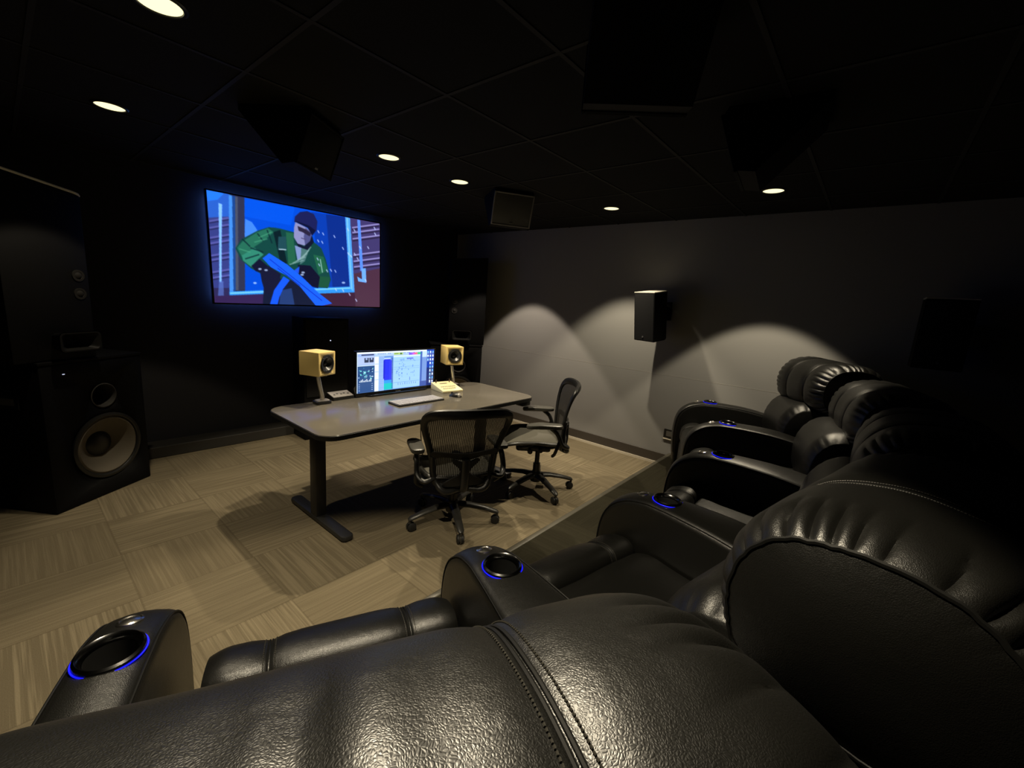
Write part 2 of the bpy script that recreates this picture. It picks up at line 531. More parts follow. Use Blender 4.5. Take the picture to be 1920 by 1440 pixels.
f([(314, 1092), (1446, 1042), (1446, 1096), (314, 1136)], (46, 140, 228))
f([(320, 1100), (1440, 1050), (1440, 1062), (320, 1114)], (130, 208, 255), .8)
f([(1392, 425), (1436, 434), (1448, 1096), (1404, 1050)], (76, 156, 240))
f([(1404, 430), (1416, 432), (1428, 1090), (1416, 1060)], (130, 200, 255), .7)
f([(1436, 434), (1720, 470), (1690, 1240), (1448, 1240)], (62, 54, 104))
for yy in (500, 545, 600, 745, 800, 850):
    tvc.line((1450, yy + 20), (1695, yy - 12), 12, (168, 160, 222), .75); tvc.line((1450, yy + 38), (1695, yy + 6), 12, (34, 26, 50), .8)
f([(1446, 930), (1690, 880), (1690, 1240), (1448, 1240)], (72, 44, 64))
f([(1500, 448), (1526, 452), (1532, 900), (1506, 905)], (84, 136, 246))
f([(1518, 885), (1556, 880), (1556, 1010), (1484, 998), (1476, 955), (1518, 980)], (104, 164, 250))
f([(170, 1132), (640, 1112), (640, 1200), (170, 1200)], (50, 34, 78))
f([(1120, 1108), (1448, 1096), (1448, 1240), (1120, 1240)], (58, 30, 52))
# figure
f([(640, 930), (1030, 900), (1110, 1230), (610, 1230)], (20, 26, 50))
f([(780, 1080), (880, 1060), (900, 1210), (760, 1210)], (44, 78, 150), .6)
f([(385, 705), (440, 625), (590, 548), (700, 514), (800, 528), (920, 560), (1090, 640), (1165, 705), (1200, 800), (1238, 985), (1205, 1060), (1110, 1052), (1040, 920), (950, 1000), (640, 950), (520, 885), (430, 805)], (18, 66, 62))
f([(400, 700), (455, 640), (590, 560), (690, 525), (740, 560), (640, 640), (560, 690), (500, 760), (440, 780)], (36, 104, 84))
f([(440, 770), (560, 700), (640, 760), (590, 800), (520, 870), (450, 815)], (46, 128, 108))
for a_, b_ in (((450, 620), (520, 690)), ((590, 570), (640, 640)), ((520, 700), (640, 740)), ((680, 540), (720, 660)), ((470, 800), (600, 760))):
    tvc.line(a_, b_, 12, (10, 36, 44), .8)
for a_, b_ in (((600, 610), (720, 560)), ((420, 710), (520, 740)), ((560, 650), (680, 620))):
    tvc.line(a_, b_, 10, (70, 156, 120), .6)
f([(735, 560), (800, 540), (850, 840), (790, 840)], (10, 30, 38))
f([(780, 600), (850, 600), (850, 720), (770, 720)], (30, 70, 80))
tvc.line((780, 712), (846, 718), 10, (190, 215, 230), .8)
f([(850, 560), (915, 570), (930, 840), (860, 850)], (34, 94, 70))
f([(925, 680), (985, 690), (975, 800), (945, 820)], (120, 140, 190))
f([(985, 700), (1060, 700), (1010, 820), (965, 850)], (70, 110, 110))
for k in range(5): tvc.line((870 + 30 * k, 850 - 14 * k), (1000 + 18 * k, 810 - 30 * k), 9, (130, 165, 165), .7)
f([(1090, 760), (1180, 780), (1215, 900), (1130, 940)], (30, 92, 66))
tvc.line((1150, 800), (1165, 920), 9, (150, 190, 190), .8)
f([(1110, 950), (1230, 960), (1215, 1050), (1120, 1050)], (26, 78, 56))
f([(905, 570), (955, 690), (1040, 720), (1100, 650), (1085, 590), (1010, 690), (935, 640)], (16, 22, 44))
f([(940, 470), (1040, 520), (1088, 570), (1064, 640), (1012, 680), (952, 662), (920, 605), (926, 520)], (132, 134, 182))
f([(1030, 520), (1088, 570), (1064, 640), (1020, 676), (1010, 600)], (74, 76, 126))
f([(958, 505), (1030, 535), (1078, 570), (1064, 598), (1000, 560), (966, 548)], (40, 34, 58))
tvc.line((985, 612), (1030, 626), 8, (74, 66, 106))
f([(930, 470), (938, 420), (985, 380), (1050, 372), (1110, 398), (1140, 465), (1128, 545), (1086, 592), (1050, 520), (960, 475)], (26, 30, 82))
f([(930, 455), (1060, 500), (1120, 545), (1090, 590), (1050, 522), (960, 478)], (14, 18, 52))
# gloves and the long blue thing that is held across the body
f([(525, 860), (600, 800), (680, 870), (640, 930), (560, 910)], (18, 20, 46))
f([(600, 910), (680, 862), (790, 935), (745, 1080), (640, 1105), (612, 1000)], (22, 24, 50))
f([(945, 850), (1060, 860), (1140, 960), (1120, 1060), (1010, 1030), (950, 930)], (16, 18, 42))
f([(628, 795), (690, 748), (850, 850), (985, 965), (1120, 1100), (1240, 1195), (1100, 1225), (960, 1050), (840, 950), (700, 872)], (24, 92, 255))
f([(812, 955), (866, 990), (800, 1070), (765, 1140), (745, 1210), (676, 1210), (720, 1080)], (22, 84, 250))
for a_, b_ in (((690, 800), (1150, 1170)), ((760, 880), (960, 1040))):
    tvc.line(a_, b_, 9, (10, 40, 150), .7)
f([(905, 905), (960, 865), (950, 930)], (30, 80, 220))
for q in range(26):
    x_, y_ = random.uniform(1100, 1660), random.uniform(480, 1190)
    tvc.line((x_, y_), (x_ + 12, y_ + 24), 9, (190, 205, 255), .75)
for q in ((655, 900), (1350, 1010), (550, 1015), (990, 920), (980, 940), (600, 890)):
    tvc.blob(q, 16, 9, (190, 215, 255), .7)

# --- the desktop monitor: an editing programme, panels and icons without words
mc = Canvas(330, 150, [(250, 183), (1264, 128), (1287, 590), (270, 714)], (120, 160, 220))
g = lambda u0_, v0_, u1_, v1_, col, a=1.0: mc.fill([(u0_, v0_), (u1_, v0_), (u1_, v1_), (u0_, v1_)], col, a, True)
g(-.1, -.1, 1.1, 1.1, (96, 140, 208))
g(0, 0, .89, .035, (235, 245, 255))
g(0, .035, .205, .10, (150, 175, 225)); g(.05, .05, .195, .085, (60, 70, 110))
g(0, .10, .205, .31, (172, 190, 232)); g(.085, .14, .135, .255, (50, 58, 80)); g(.143, .14, .193, .255, (50, 58, 80))
g(.098, .14, .12, .19, (150, 170, 215)); g(.158, .14, .178, .19, (150, 170, 215))
g(0, .335, .205, 1.0, (44, 78, 130)); g(0, .32, .205, .338, (225, 240, 255))
for q in range(40):
    u_, v_ = random.uniform(.015, .18), random.uniform(.37, .66)
    g(u_, v_, u_ + random.uniform(.008, .03), v_ + random.uniform(.012, .03), random.choice([(120, 220, 220), (190, 225, 255), (70, 150, 170), (28, 54, 96)]))
for k in range(9): g(.03 + k * .016, .70 - .02 * (k % 3), .038 + k * .016, .735, (235, 245, 255))
for k in range(4):
    for j in (0, 1): g(.02 + j * .15, .78 + k * .05, .035 + j * .15, .795 + k * .05, (150, 175, 215))
g(0, .0, .008, 1, (215, 235, 255))
g(.205, .035, .80, .12, (168, 196, 240)); 
for k in range(26): g(.22 + k * .021, .05, .232 + k * .021, .062, random.choice([(90, 110, 160), (210, 230, 255)]))
g(.44, .045, .56, .10, (180, 210, 120)); g(.445, .06, .50, .075, (70, 96, 50)); g(.52, .05, .545, .095, (80, 110, 70))
for k, c_ in enumerate([(110, 80, 230), (130, 90, 235), (200, 90, 220), (235, 100, 160), (230, 120, 120), (80, 190, 120), (60, 210, 120), (60, 120, 230)]):
    g(.64 + k * .0235, .06, .664 + k * .0235, .115, c_)
g(.205, .12, .255, 1, (225, 238, 255))
for k in range(3): g(.208, .3 + .2 * k, .252, .31 + .2 * k, (120, 150, 200))
g(.255, .12, .32, 1, (150, 184, 240))
for k in range(34): g(.258, .14 + k * .025, .318, .148 + k * .025, (100, 130, 205), .7)
g(.32, .16, .40, .205, (180, 205, 250))
g(.32, .20, .40, .74, (40, 52, 226)); g(.385, .23, .415, .74, (50, 60, 232)); g(.31, .22, .33, .7, (34, 42, 200))
g(.32, .74, .415, .82, (50, 150, 240)); g(.32, .82, .43, .985, (30, 190, 190))
for k in range(30): g(.412, .17 + k * .027, .432, .182 + k * .027, (60, 70, 150))
g(.435, .12, .80, .985, (156, 200, 255)); g(.435, .12, .80, .16, (205, 226, 255))
g(.61, .19, .70, .235, (110, 130, 220)); g(.52, .21, .58, .26, (135, 178, 236))
for q in range(46):
    u_, v_ = random.uniform(.47, .76), random.uniform(.2, .66)
    if random.random() < .6: u_ = random.choice([.5, .54, .57, .66, .69, .71]) + random.uniform(-.01, .01)
    g(u_, v_, u_ + random.uniform(.004, .014), v_ + random.uniform(.01, .05), (90, 130, 205), .75)
for v_ in (.27, .42, .47, .825): g(.44, v_, .79, v_ + .007, (110, 155, 225))
for k in range(9): g(.5 + k * .03, .84 + .01 * (k % 3), .505 + k * .03, .90, (70, 100, 170))
g(.45, .74, .79, .745, (200, 225, 255), .6); g(.51, .725, .522, .75, (60, 90, 160)); g(.655, .71, .66, .80, (60, 90, 160))
g(.80, .035, .828, 1, (70, 100, 180)); g(.828, .035, .895, .20, (190, 215, 255)); g(.828, .20, .895, .86, (118, 150, 212)); g(.80, .86, .895, 1, (60, 84, 160))
g(.895, 0, 1.0, 1.0, (26, 60, 170)); g(.895, .5, 1.0, 1.0, (28, 44, 110))
for k in range(9):
    for j in range(3):
        if j == 0 and k > 2: continue
        if random.random() < .12: continue
        u_, v_ = .91 + j * .036, .04 + k * .103
        g(u_ - .008, v_, u_ + .012, v_ + .05, random.choice([(220, 240, 255), (150, 210, 255), (235, 245, 255), (120, 190, 255)]))
        g(u_ - .011, v_ + .06, u_ + .014, v_ + .072, (190, 210, 240))

# ------------------------------------------------------------------ television
tv = thing('television', 'large wall mounted television showing a person in a green jacket by a blue window', 'television', (2.12, 4.66, 1.85))
tv.rotation_euler = (0, R(-0.9), 0)
TW, TH = 1.715, 0.965
bm = bmesh.new()
add_box(bm, (-TW / 2 - .012, -.022, TH / 2), (TW / 2 + .012, .02, TH / 2 + .012), .003)
add_box(bm, (-TW / 2 - .012, -.022, -TH / 2 - .014), (TW / 2 + .012, .02, -TH / 2), .003)
add_box(bm, (-TW / 2 - .012, -.022, -TH / 2), (-TW / 2, .02, TH / 2), .003)
add_box(bm, (TW / 2, -.022, -TH / 2), (TW / 2 + .012, .02, TH / 2), .003)
link('bezel', bm, GLOSS_BLACK, tv)
link('rear_case', box((-TW / 2, -.008, -TH / 2), (TW / 2, .03, TH / 2), .004), BLACK_PLASTIC, tv)
link('wall_bracket', box((-.3, .03, -.2), (.3, .086, .2), .004), BLACK_PLASTIC, tv)
tvc.soften(1)
tvc.screen('screen', TW, TH, 0.98, tv, -.0145)
bm = bmesh.new()
for lo, hi in (((-.815, .044, .440), (.815, .050, .447)), ((-.815, .044, -.447), (.815, .050, -.440)), ((-.822, .044, -.44), (-.815, .050, .44)), ((.815, .044, -.44), (.822, .050, .44))):
    add_box(bm, lo, hi)
link('added_glow_strip', bm, TV_GLOW, tv)  # added strip, makes the halo on the wall behind the set
bm = bmesh.new()
for lo, hi in (((-.815, .03, .41), (.815, .052, .440)), ((-.815, .03, -.440), (.815, .052, -.41)), ((-.815, .03, -.41), (-.785, .052, .41)), ((.785, .03, -.41), (.815, .052, .41))):
    add_box(bm, lo, hi)
for lo, hi in (((-.850, .03, .474), (.850, .0495, .480)), ((-.850, .03, -.480), (.850, .0495, -.474)), ((-.850, .03, -.474), (-.842, .0495, .474)), ((.842, .03, -.474), (.850, .0495, .474))):
    add_box(bm, lo, hi)
link('glow_baffle', bm, BLACK_PLASTIC, tv)  # unseen baffle; its outer lip keeps the added glow close to the set

# ------------------------------------------------------------------ big loudspeaker stacks
def driver(parent, M, r, cone, name='woofer'):
    """surround + cone + dust cap, looking along the matrix' -Y"""
    ring = lathe([(r * 1.0, 0), (r * 1.12, .002), (r * 1.12, .012), (r * 1.04, .016), (r, .012), (r * .97, -.002)], M @ FACE_Y, 44)
    o = link(name, ring, BLACK_PLASTIC, parent)
    link('cone', lathe([(r * .985, .002), (r * .93, .010), (r * .86, .004), (r * .80, -.006), (r * .42, -r * .36)], M @ FACE_Y, 44), cone, o)
    link('dust_cap', lathe([(r * .43, -r * .37), (r * .36, -r * .29), (r * .2, -r * .24), (0, -r * .22)], M @ FACE_Y, 32), BLACK_PLASTIC, o)
    return o

def cabinet_with_holes(parent, name, w_, d_, h_, holes, material, bevel=.008):
    """box, front face at y=0 looking -Y, with round holes cut into the front"""
    b = link(name, box((-w_ / 2, 0, 0), (w_ / 2, d_, h_), bevel, 2), material, None)
    cut = bmesh.new()
    for x, z, r in holes:
        add_lathe(cut, [(0, -.22), (r, -.22), (r, .05), (0, .05)], T(x, 0, z) @ FACE_Y, 40)
    c = link('cutter', cut, material, None)
    md = b.modifiers.new('holes', 'BOOLEAN'); md.operation = 'DIFFERENCE'; md.object = c; md.solver = 'EXACT'
    dg = bpy.context.evaluated_depsgraph_get()
    me = bpy.data.meshes.new_from_object(b.evaluated_get(dg))
    old = b.data
    b.modifiers.clear(); b.data = me
    bpy.data.objects.remove(c); bpy.data.meshes.remove(old)
    b.parent = parent
    return b

def bass_cabinet(loc, az, label):
    t = thing('bass_cabinet', label, 'loudspeaker', loc, az, 'bass cabinets in the front corners')
    # lower cabinet: big pale cone and a round port
    cabinet_with_holes(t, 'cabinet', .65, .55, .965, [(0.03, .36, .205), (0.035, .715, .08)], BLACK_PAINT)
    driver(t, T(.03, 0, .36), .205, CONE_PALE)
    link('port_tube', lathe([(.086, .004), (.080, .006), (.074, -.01), (.072, -.14), (0, -.14)], T(.035, 0, .715) @ FACE_Y, 36), mat('port_liner', (.03, .028, .025), .7), t)
    link('top_panel', box((-.33, -.006, .965), (.33, .55, .985), .004), BLACK_PAINT, t)
    ib = link('input_plate', box((-.329, .16, .68), (-.323, .32, .77), .002, 1), BLACK_PLASTIC, t)
    link('plate_label', box((-.331, .19, .705), (-.328, .29, .748)), mat('label_grey', (.12, .12, .12), .5), ib)
    link('indicator_light', box((-.200, -.004, .896), (-.188, 0.002, .900)), WHITE_LED if loc[0] < 1 else BLACK_PLASTIC, t)
    return t

def horn_speaker(loc, az, label, lip, sx):
    """sx mirrors the layout: +1 has the horn right of centre"""
    t = thing('horn_loudspeaker', label, 'loudspeaker', loc, az, 'tall horn loudspeakers on the bass cabinets')
    W = .23
    bm = bmesh.new()
    pr = [(-W, 0), (W, 0), (W, 1.035 if sx > 0 else 1.085), (-W, 1.085 if sx > 0 else 1.035)]
    A = [bm.verts.new((x, .01, z)) for x, z in pr]; B = [bm.verts.new((x, .40, z)) for x, z in pr]
    bm.faces.new(A); bm.faces.new(B)
    for i in range(4): bm.faces.new((A[i], A[(i + 1) % 4], B[(i + 1) % 4], B[i]))
    bmesh.ops.bevel(bm, geom=list(bm.edges), offset=.010, segments=2, profile=.5, affect='EDGES')
    link('cabinet', bm, BLACK_PAINT, t)
    hx = .07 * sx
    rr = [rounded_rect(-a, -b, a, b, c, 5) for a, b, c in ((.12, .06, .025), (.11, .052, .022), (.06, .035, .016), (.025, .022, .01))]
    rows_ = []
    bm = bmesh.new()
    for P_, y in zip(rr, [-.08, -.08, -.03, .012]): rows_.append([bm.verts.new((x + hx, y, z + .12)) for x, z in P_])
    for A, B in zip(rows_[:-1], rows_[1:]):
        for i in range(len(A)): bm.faces.new((A[i], A[(i + 1) % len(A)], B[(i + 1) % len(A)], B[i]))
    bm.faces.new(rows_[-1])
    link('horn', bm, mat('grey_horn', (.006, .006, .0055), .6, 0, .2), t)
    hb = bmesh.new()
    rr2 = [rounded_rect(-.124, -.064, .124, .064, .025, 5), rounded_rect(-.09, -.05, .09, .05, .02, 5)]
    A = [hb.verts.new((x + hx, -.08, z + .12)) for x, z in rr2[0]]; B = [hb.verts.new((x + hx, .012, z + .12)) for x, z in rr2[1]]
    for i in range(len(A)): hb.faces.new((A[i], A[(i + 1) % len(A)], B[(i + 1) % len(A)], B[i]))
    link('horn_shell', hb, BLACK_PAINT, t)
    for z in (.53, .416):
        link('tweeter', lathe([(.036, .0), (.036, .006), (.024, .006), (.022, .004), (.012, .012), (0, .014)], T(.165 * sx, .01, z) @ FACE_Y, 28), mat('grey_tweeter', (.016, .015, .014), .7, 0, .1), t)
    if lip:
        link('lit_top_edge', tube([(-.235, .004, 1.086), (.19, .004, 1.038), (.215, .008, 1.033), (.232, .022, 1.026)], .0075, n=10), LIT_EDGE, t)  # light along the front top edge, put in as a pale lip
    return t

lc = Vector((0.374, 3.967, 0))
u_l = Vector((math.cos(R(34.9)), math.sin(R(34.9)), 0))
bass_cabinet((lc.x, lc.y, 0), -34.9, 'wide black floor bass cabinet with a large pale round woofer near the left edge')
hl = lc - u_l * .20
horn_speaker((hl.x, hl.y, 0.986), -34.9, 'tall black horn loudspeaker with a pale lit top edge, standing on the near bass cabinet', True, 1)
rc = Vector((3.655, 3.967, 0))
u_r = Vector((math.cos(R(34.9)), -math.sin(R(34.9)), 0))
bass_cabinet((rc.x, rc.y, 0), 34.9, 'dark bass cabinet in the far right corner behind the desk')
hr = rc + u_r * .20
horn_speaker((hr.x - .05, hr.y + .07, 0.986), 34.9, 'dim black horn loudspeaker in the far right corner with a faint grey horn', False, -1)

# centre loudspeaker below the television
t = thing('center_loudspeaker', 'black centre loudspeaker cabinet standing under the television with a tiny white light', 'loudspeaker', (2.14, 4.28, 0))
link('cabinet', box((-.24, 0, 0), (.24, .26, 1.26), .01, 2), BLACK_PAINT, t)
link('grille', box((-.22, -.012, .45), (.22, 0.0, 1.24), .006, 2), BLACK_FABRIC, t)
link('indicator_light', lathe([(0, .012), (.006, .012), (.006, .004)], T(.03, -.004, 1.03) @ FACE_Y, 16), WHITE_LED, t)

# ------------------------------------------------------------------ wall + ceiling speakers
def wall_speaker(loc, az, label, lit=True):
    t = thing('surround_speaker', label, 'loudspeaker', loc, az, 'surround speakers on the right wall')
    poly = [(-.125, -.10), (.125, -.10), (.115, .06), (.07, .13), (-.07, .13), (-.115, .06)]
    link('cabinet', prism(poly, 0, .455, .006, 2), BLACK_PAINT, t)
    link('lit_top_cap', prism([(x * 1.01, y * 1.01) for x, y in poly], .456, .466, .003, 2), mat('lit_speaker_top', (.46, .44, .38), .55), t)  # pale cap colour stands for downlight falling on the black top
    # grille, slightly bowed
    bm = bmesh.new()
    rows = []
    for k in range(9):
        x = -.118 + .236 * k / 8
        y = -.103 - .012 * (1 - (x / .118) ** 2)
        rows.append([bm.verts.new((x, y, .012)), bm.verts.new((x, y, .444)), bm.verts.new((x, -.099, .444)), bm.verts.new((x, -.099, .012))])
    for A, B in zip(rows[:-1], rows[1:]):
        for i in range(4): bm.faces.new((A[i], A[(i + 1) % 4], B[(i + 1) % 4], B[i]))
    bm.faces.new(rows[0]); bm.faces.new(rows[-1])
    link('grille', bm, BLACK_FABRIC, t)
    link('badge', lathe([(0, .004), (.008, .004), (.008, 0)], T(.0, -.115, .045) @ FACE_Y, 16), mat('badge_grey', (.25, .25, .25), .4, .6), t)
    return t

ws = wall_speaker((4.083, 1.657, 1.288), 110, 'black wall speaker with a lit top, hung above its own long wall shadow')
ws.rotation_euler.x = R(9)
brk = bmesh.new()
add_tube(brk, [(0, .11, .25), (-.040, .220, .25)], .028, n=12)
add_box(brk, (-.07, -.006, -.09), (.07, .006, .09), .003, 2, T(-.044, .231, .25) @ RZ(20) @ RX(-9))
link('bracket', brk, BLACK_PLASTIC, ws)
ws2 = wall_speaker((4.03, -.33, 1.31), 84, 'black wall speaker lost in the dark right edge above the recliners')
b2 = link('bracket', box((-.05, .12, .17), (.05, .255, .31), .01), BLACK_PLASTIC, ws2)

def ceiling_speaker(x, y, az, label, grille=DARK_GRILLE, rim=BLACK_PAINT):
    t = thing('ceiling_speaker', label, 'loudspeaker', (x, y, CEIL), az, 'tilted speakers under the ceiling')
    # local -Y is the way it looks; a wedge whose front leans down
    prof = [(-.17, 0.0), (-.185, -.03), (-.10, -.265), (-.03, -.275), (.20, -.03), (.20, 0.0)]
    bm = bmesh.new()
    A = [bm.verts.new((-.165, yy, z)) for yy, z in prof]; B = [bm.verts.new((.165, yy, z)) for yy, z in prof]
    bm.faces.new(A); bm.faces.new(B)
    for i in range(len(A)): bm.faces.new((A[i], A[(i + 1) % len(A)], B[(i + 1) % len(A)], B[i]))
    link('cabinet', bm, BLACK_PAINT, t, False)
    # grille plate on the front slope
    n = Vector((0, -.235, -.085)).normalized()
    c = Vector((0, -.1425, -.1475)) + n * .006
    M = T(*c) @ RX(math.degrees(math.atan2(.085, .235)))
    link('grille', box((-.158, -.006, -.118), (.158, .006, .118), .006, 2, M), grille, t)
    link('grille_rim', (lambda q: (add_box(q, (-.168, -.009, -.128), (-.157, .006, .128), .002, 1, M), add_box(q, (.157, -.009, -.128), (.168, .006, .128), .002, 1, M),
         add_box(q, (-.157, -.009, -.128), (.157, .006, -.117), .002, 1, M), add_box(q, (-.157, -.009, .117), (.157, .006, .128), .002, 1, M), q)[-1])(bmesh.new()), rim, t)
    link('badge', box((-.014, -.010, -.108), (.014, -.005, -.098), .001, 1, M), mat('badge_grey', (.25, .25, .25), .4, .6), t)
    return t
def aim(x, y, tx=2.08, ty=1.2):
    # azimuth so that local -Y looks from (x,y) to the target
    return math.degrees(math.atan2(-(tx - x), -(ty - y)))
ceiling_speaker(2.87, 2.56, aim(2.87, 2.56, 1.6, .6), 'grey grilled ceiling speaker facing the room beside the desk downlights', GRILLE, mat('grille_rim_grey', (.26, .25, .22), .5))
ceiling_speaker(1.13, 2.60, aim(1.13, 2.60), 'black tilted ceiling speaker hanging in front of the television')
ceiling_speaker(2.30, .50, aim(2.30, .50, 2.08, 2.2), 'black ceiling speaker in the dark just left of the downlight over the farthest recliner')
ceiling_speaker(1.30, .66, aim(1.30, .66), 'black ceiling speaker cut by the top edge of the view')

# ------------------------------------------------------------------ wall outlet
t = thing('wall_outlet', 'black wall outlet low on the grey wall beside the farthest recliner', 'outlet', (XR, 1.42, .345))
link('plate', box((-.006, -.06, -.045), (0, .06, .045), .003, 1), BLACK_PLASTIC, t)
link('socket', box((-.010, -.045, -.028), (-.005, .035, .028), .003, 1), mat('socket_grey', (.16, .15, .13), .5), t)
link('lower_lip', box((-.014, -.06, -.062), (0, .06, -.052), .002, 1), PALE_STRIP, t)

# ------------------------------------------------------------------ desk
desk = thing('standing_desk', 'grey topped standing desk with rounded corners and black metal T legs', 'desk', (2.045, 2.60, 0))
DX, DY = .97, .40
DZ = .74
link('desk_top', prism(rounded_rect(-DX, -DY, DX, DY, .11, 8), DZ - .028, DZ, .004, 2), DESK_TOP, desk)
eb = bmesh.new()
P = rounded_rect(-DX - .003, -DY - .003, DX + .003, DY + .003, .113, 8)
Q = rounded_rect(-DX + .004, -DY + .004, DX - .004, DY - .004, .106, 8)
rows = [[eb.verts.new((x, y, z)) for x, y in PP] for PP, z in ((Q, DZ - .034), (P, DZ - .031), (P, DZ - .005), (Q, DZ - .003))]
for A, B in zip(rows[:-1], rows[1:]):
    for i in range(len(A)): eb.faces.new((A[i], A[(i + 1) % len(A)], B[(i + 1) % len(A)], B[i]))
eb.faces.new(rows[0])
link('edge_band', eb, BLACK_PLASTIC, desk)
for s in (-1, 1):
    lx = s * .775
    leg = link('leg', box((lx - .035, .035, .03), (lx + .035, .125, DZ - .06), .006, 2), DESK_METAL, desk)
    link('inner_column', box((lx - .028, .042, DZ - .10), (lx + .028, .118, DZ - .03), .004, 1), DESK_METAL, leg)
    fb = bmesh.new()
    fp = rounded_rect(lx - .04, -.32, lx + .04, .44, .03, 4)
    A = prism(fp, .006, .04, .010, 2)
    foot = link('foot', A, DESK_METAL, desk)
    for yy in (-.28, .40): link('levelling_pad', lathe([(0, 0), (.018, 0), (.018, .008), (0, .008)], T(lx, yy, 0), 14), RUBBER, foot)
    link('side_bracket', box((lx - .03, -.30, DZ - .06), (lx + .03, .36, DZ - .035), .004, 1), DESK_METAL, desk)
link('crossbar', box((-.775, .05, DZ - .085), (.775, .11, DZ - .036), .004, 1), DESK_METAL, desk)
link('height_switch', box((.80, -.385, DZ - .075), (.91, -.30, DZ - .035), .010, 2), BLACK_PLASTIC, desk)
link('cable', tube(crom([(.1, .1, DZ - .08), (.12, .14, .45), (.18, .18, .2), (.3, .3, .012), (.6, .8, .008)], 24, False), .004, n=6), RUBBER, desk)

# monitor
mon = thing('desktop_monitor', 'black widescreen monitor on the desk showing blue editing panels', 'monitor', (2.08, 2.965, DZ))
MW, MH = .745, .318
scr = mc.screen('screen', MW, MH, 1.3, mon, -.012)
scr.location = (0, 0, .192)
bm = bmesh.new()
zc = .192
add_box(bm, (-MW / 2 - .012, -.016, zc - MH / 2 - .028), (MW / 2 + .012, .02, zc - MH / 2), .004)
add_box(bm, (-MW / 2 - .012, -.016, zc + MH / 2), (MW / 2 + .012, .02, zc + MH / 2 + .010), .003)
add_box(bm, (-MW / 2 - .012, -.016, zc - MH / 2), (-MW / 2, .02, zc + MH / 2), .003)
add_box(bm, (MW / 2, -.016, zc - MH / 2), (MW / 2 + .012, .02, zc + MH / 2), .003)
link('bezel', bm, GLOSS_BLACK, mon)
link('rear_shell', box((-MW / 2 - .005, -.008, zc - MH / 2 - .02), (MW / 2 + .005, .045, zc + MH / 2), .012, 2), BLACK_PLASTIC, mon)
link('stand_neck', box((-.04, .03, .01), (.04, .06, .16), .006), DARK_CHROME, mon)
link('stand_base', prism(rounded_rect(-.30, -.05, .30, .10, .05, 6), .001, .014, .004), GLOSS_BLACK, mon)
link('front_badge', box((-.025, -.018, zc - MH / 2 - .022), (.025, -.015, zc - MH / 2 - .014)), mat('badge_grey', (.25, .25, .25), .4, .6), mon)

# keyboard
kb = thing('computer_keyboard', 'flat computer keyboard with grey keys on the desk before the monitor', 'keyboard', (2.02, 2.612, DZ), 1)
link('tray', prism(rounded_rect(-.215, -.075, .215, .075, .012, 4), .001, .013, .003), KEYTRAY, kb)
for r_ in range(6):
    nk = 15 if r_ else 12
    x = -.207
    for c_ in range(18):
        wkey = .0195
        if r_ == 0 and 4 <= c_ <= 9:
            if c_ == 4: link('space_bar', box((x, -.068, .013), (x + .0225 * 6 - .003, -.050, .0175), .002, 1), KEYCAP, kb)
            x += .0230; continue
        yk = -.068 + r_ * .0232
        link('key', box((x, yk, .013), (x + wkey, yk + .0185, .0175), .002, 1), KEYCAP, kb)
        x += .0230

# mouse
ms = thing('computer_mouse', 'black and grey computer mouse on the desk to the right of the keyboard', 'mouse', (2.392, 2.585, DZ), -25)
bm = bmesh.new()
bmesh.ops.create_uvsphere(bm, u_segments=24, v_segments=14, radius=1)
for v in bm.verts:
    v.co = Vector((v.co.x * .032 * (1 - .12 * v.co.y), v.co.y * .056, max(0, v.co.z) * .034 * (1 - .18 * v.co.y) + .001))
link('shell', bm, BLACK_PLASTIC, ms)
bm = bmesh.new()
bmesh.ops.create_uvsphere(bm, u_segments=20, v_segments=10, radius=1)
for v in bm.verts:
    v.co = Vector((v.co.x * .027, v.co.y * .024 - .030, max(0, v.co.z) * .030 + .004))
link('palm_rest', bm, GREY_PLATE, ms)
link('scroll_wheel', lathe([(0, -.004), (.009, -.004), (.009, .004), (0, .004)], T(0, .030, .027) @ RY(90), 16), RUBBER, ms)

# cream cube speakers + their stands
def cube_speaker(x, y, az, label, slabel):
    st = thing('speaker_stand', slabel, 'stand', (x, y, DZ), 0, 'chrome speaker stands on the desk')
    link('base', prism(rounded_rect(-.055, -.045, .055, .045, .02, 5), 0, .020, .004), BLACK_PLASTIC, st)
    link('base_plate', prism(rounded_rect(-.045, -.035, .045, .035, .018, 5), .020, .026, .002), GREY_PLATE, st)
    link('pole', tube([(.004, 0, .022), (-.006, 0, .08), (-.03, 0, .205)], .016, n=20), CHROME, st)
    link('top_plate', prism(rounded_rect(-.075, -.05, .02, .05, .015, 4), .203, .214, .002), BLACK_PLASTIC, st)
    t = thing('cube_speaker', label, 'loudspeaker', (x - .03, y - .0, DZ + .2145), az, 'cream cube speakers on the desk')
    h = .0825
    cabinet_with_holes(t, 'cabinet', 2 * h, 2 * h, 2 * h, [(0, h, .052)], CREAM, .004)
    for o in t.children: o.location = (0, -h, 0)
    M = T(0, -h, h)
    fr = lathe([(.050, -.002), (.050, .005), (.056, .007), (.064, .004), (.064, -.001)], M @ FACE_Y, 40)
    link('driver_frame', fr, BLACK_PLASTIC, t)
    cn = link('driver_cone', lathe([(.051, .003), (.046, .006), (.041, .000), (.020, -.020)], M @ FACE_Y, 40), CONE, t)
    link('dust_cap', lathe([(.021, -.021), (.015, -.015), (.008, -.012), (0, -.011)], M @ FACE_Y, 24), CONE, cn)
    for k in range(4):
        a = R(45 + 90 * k)
        link('screw', lathe([(0, .009), (.003, .008), (.003, .004)], M @ T(.060 * math.cos(a), 0, .060 * math.sin(a)) @ FACE_Y, 10), CHROME, t)
    return t
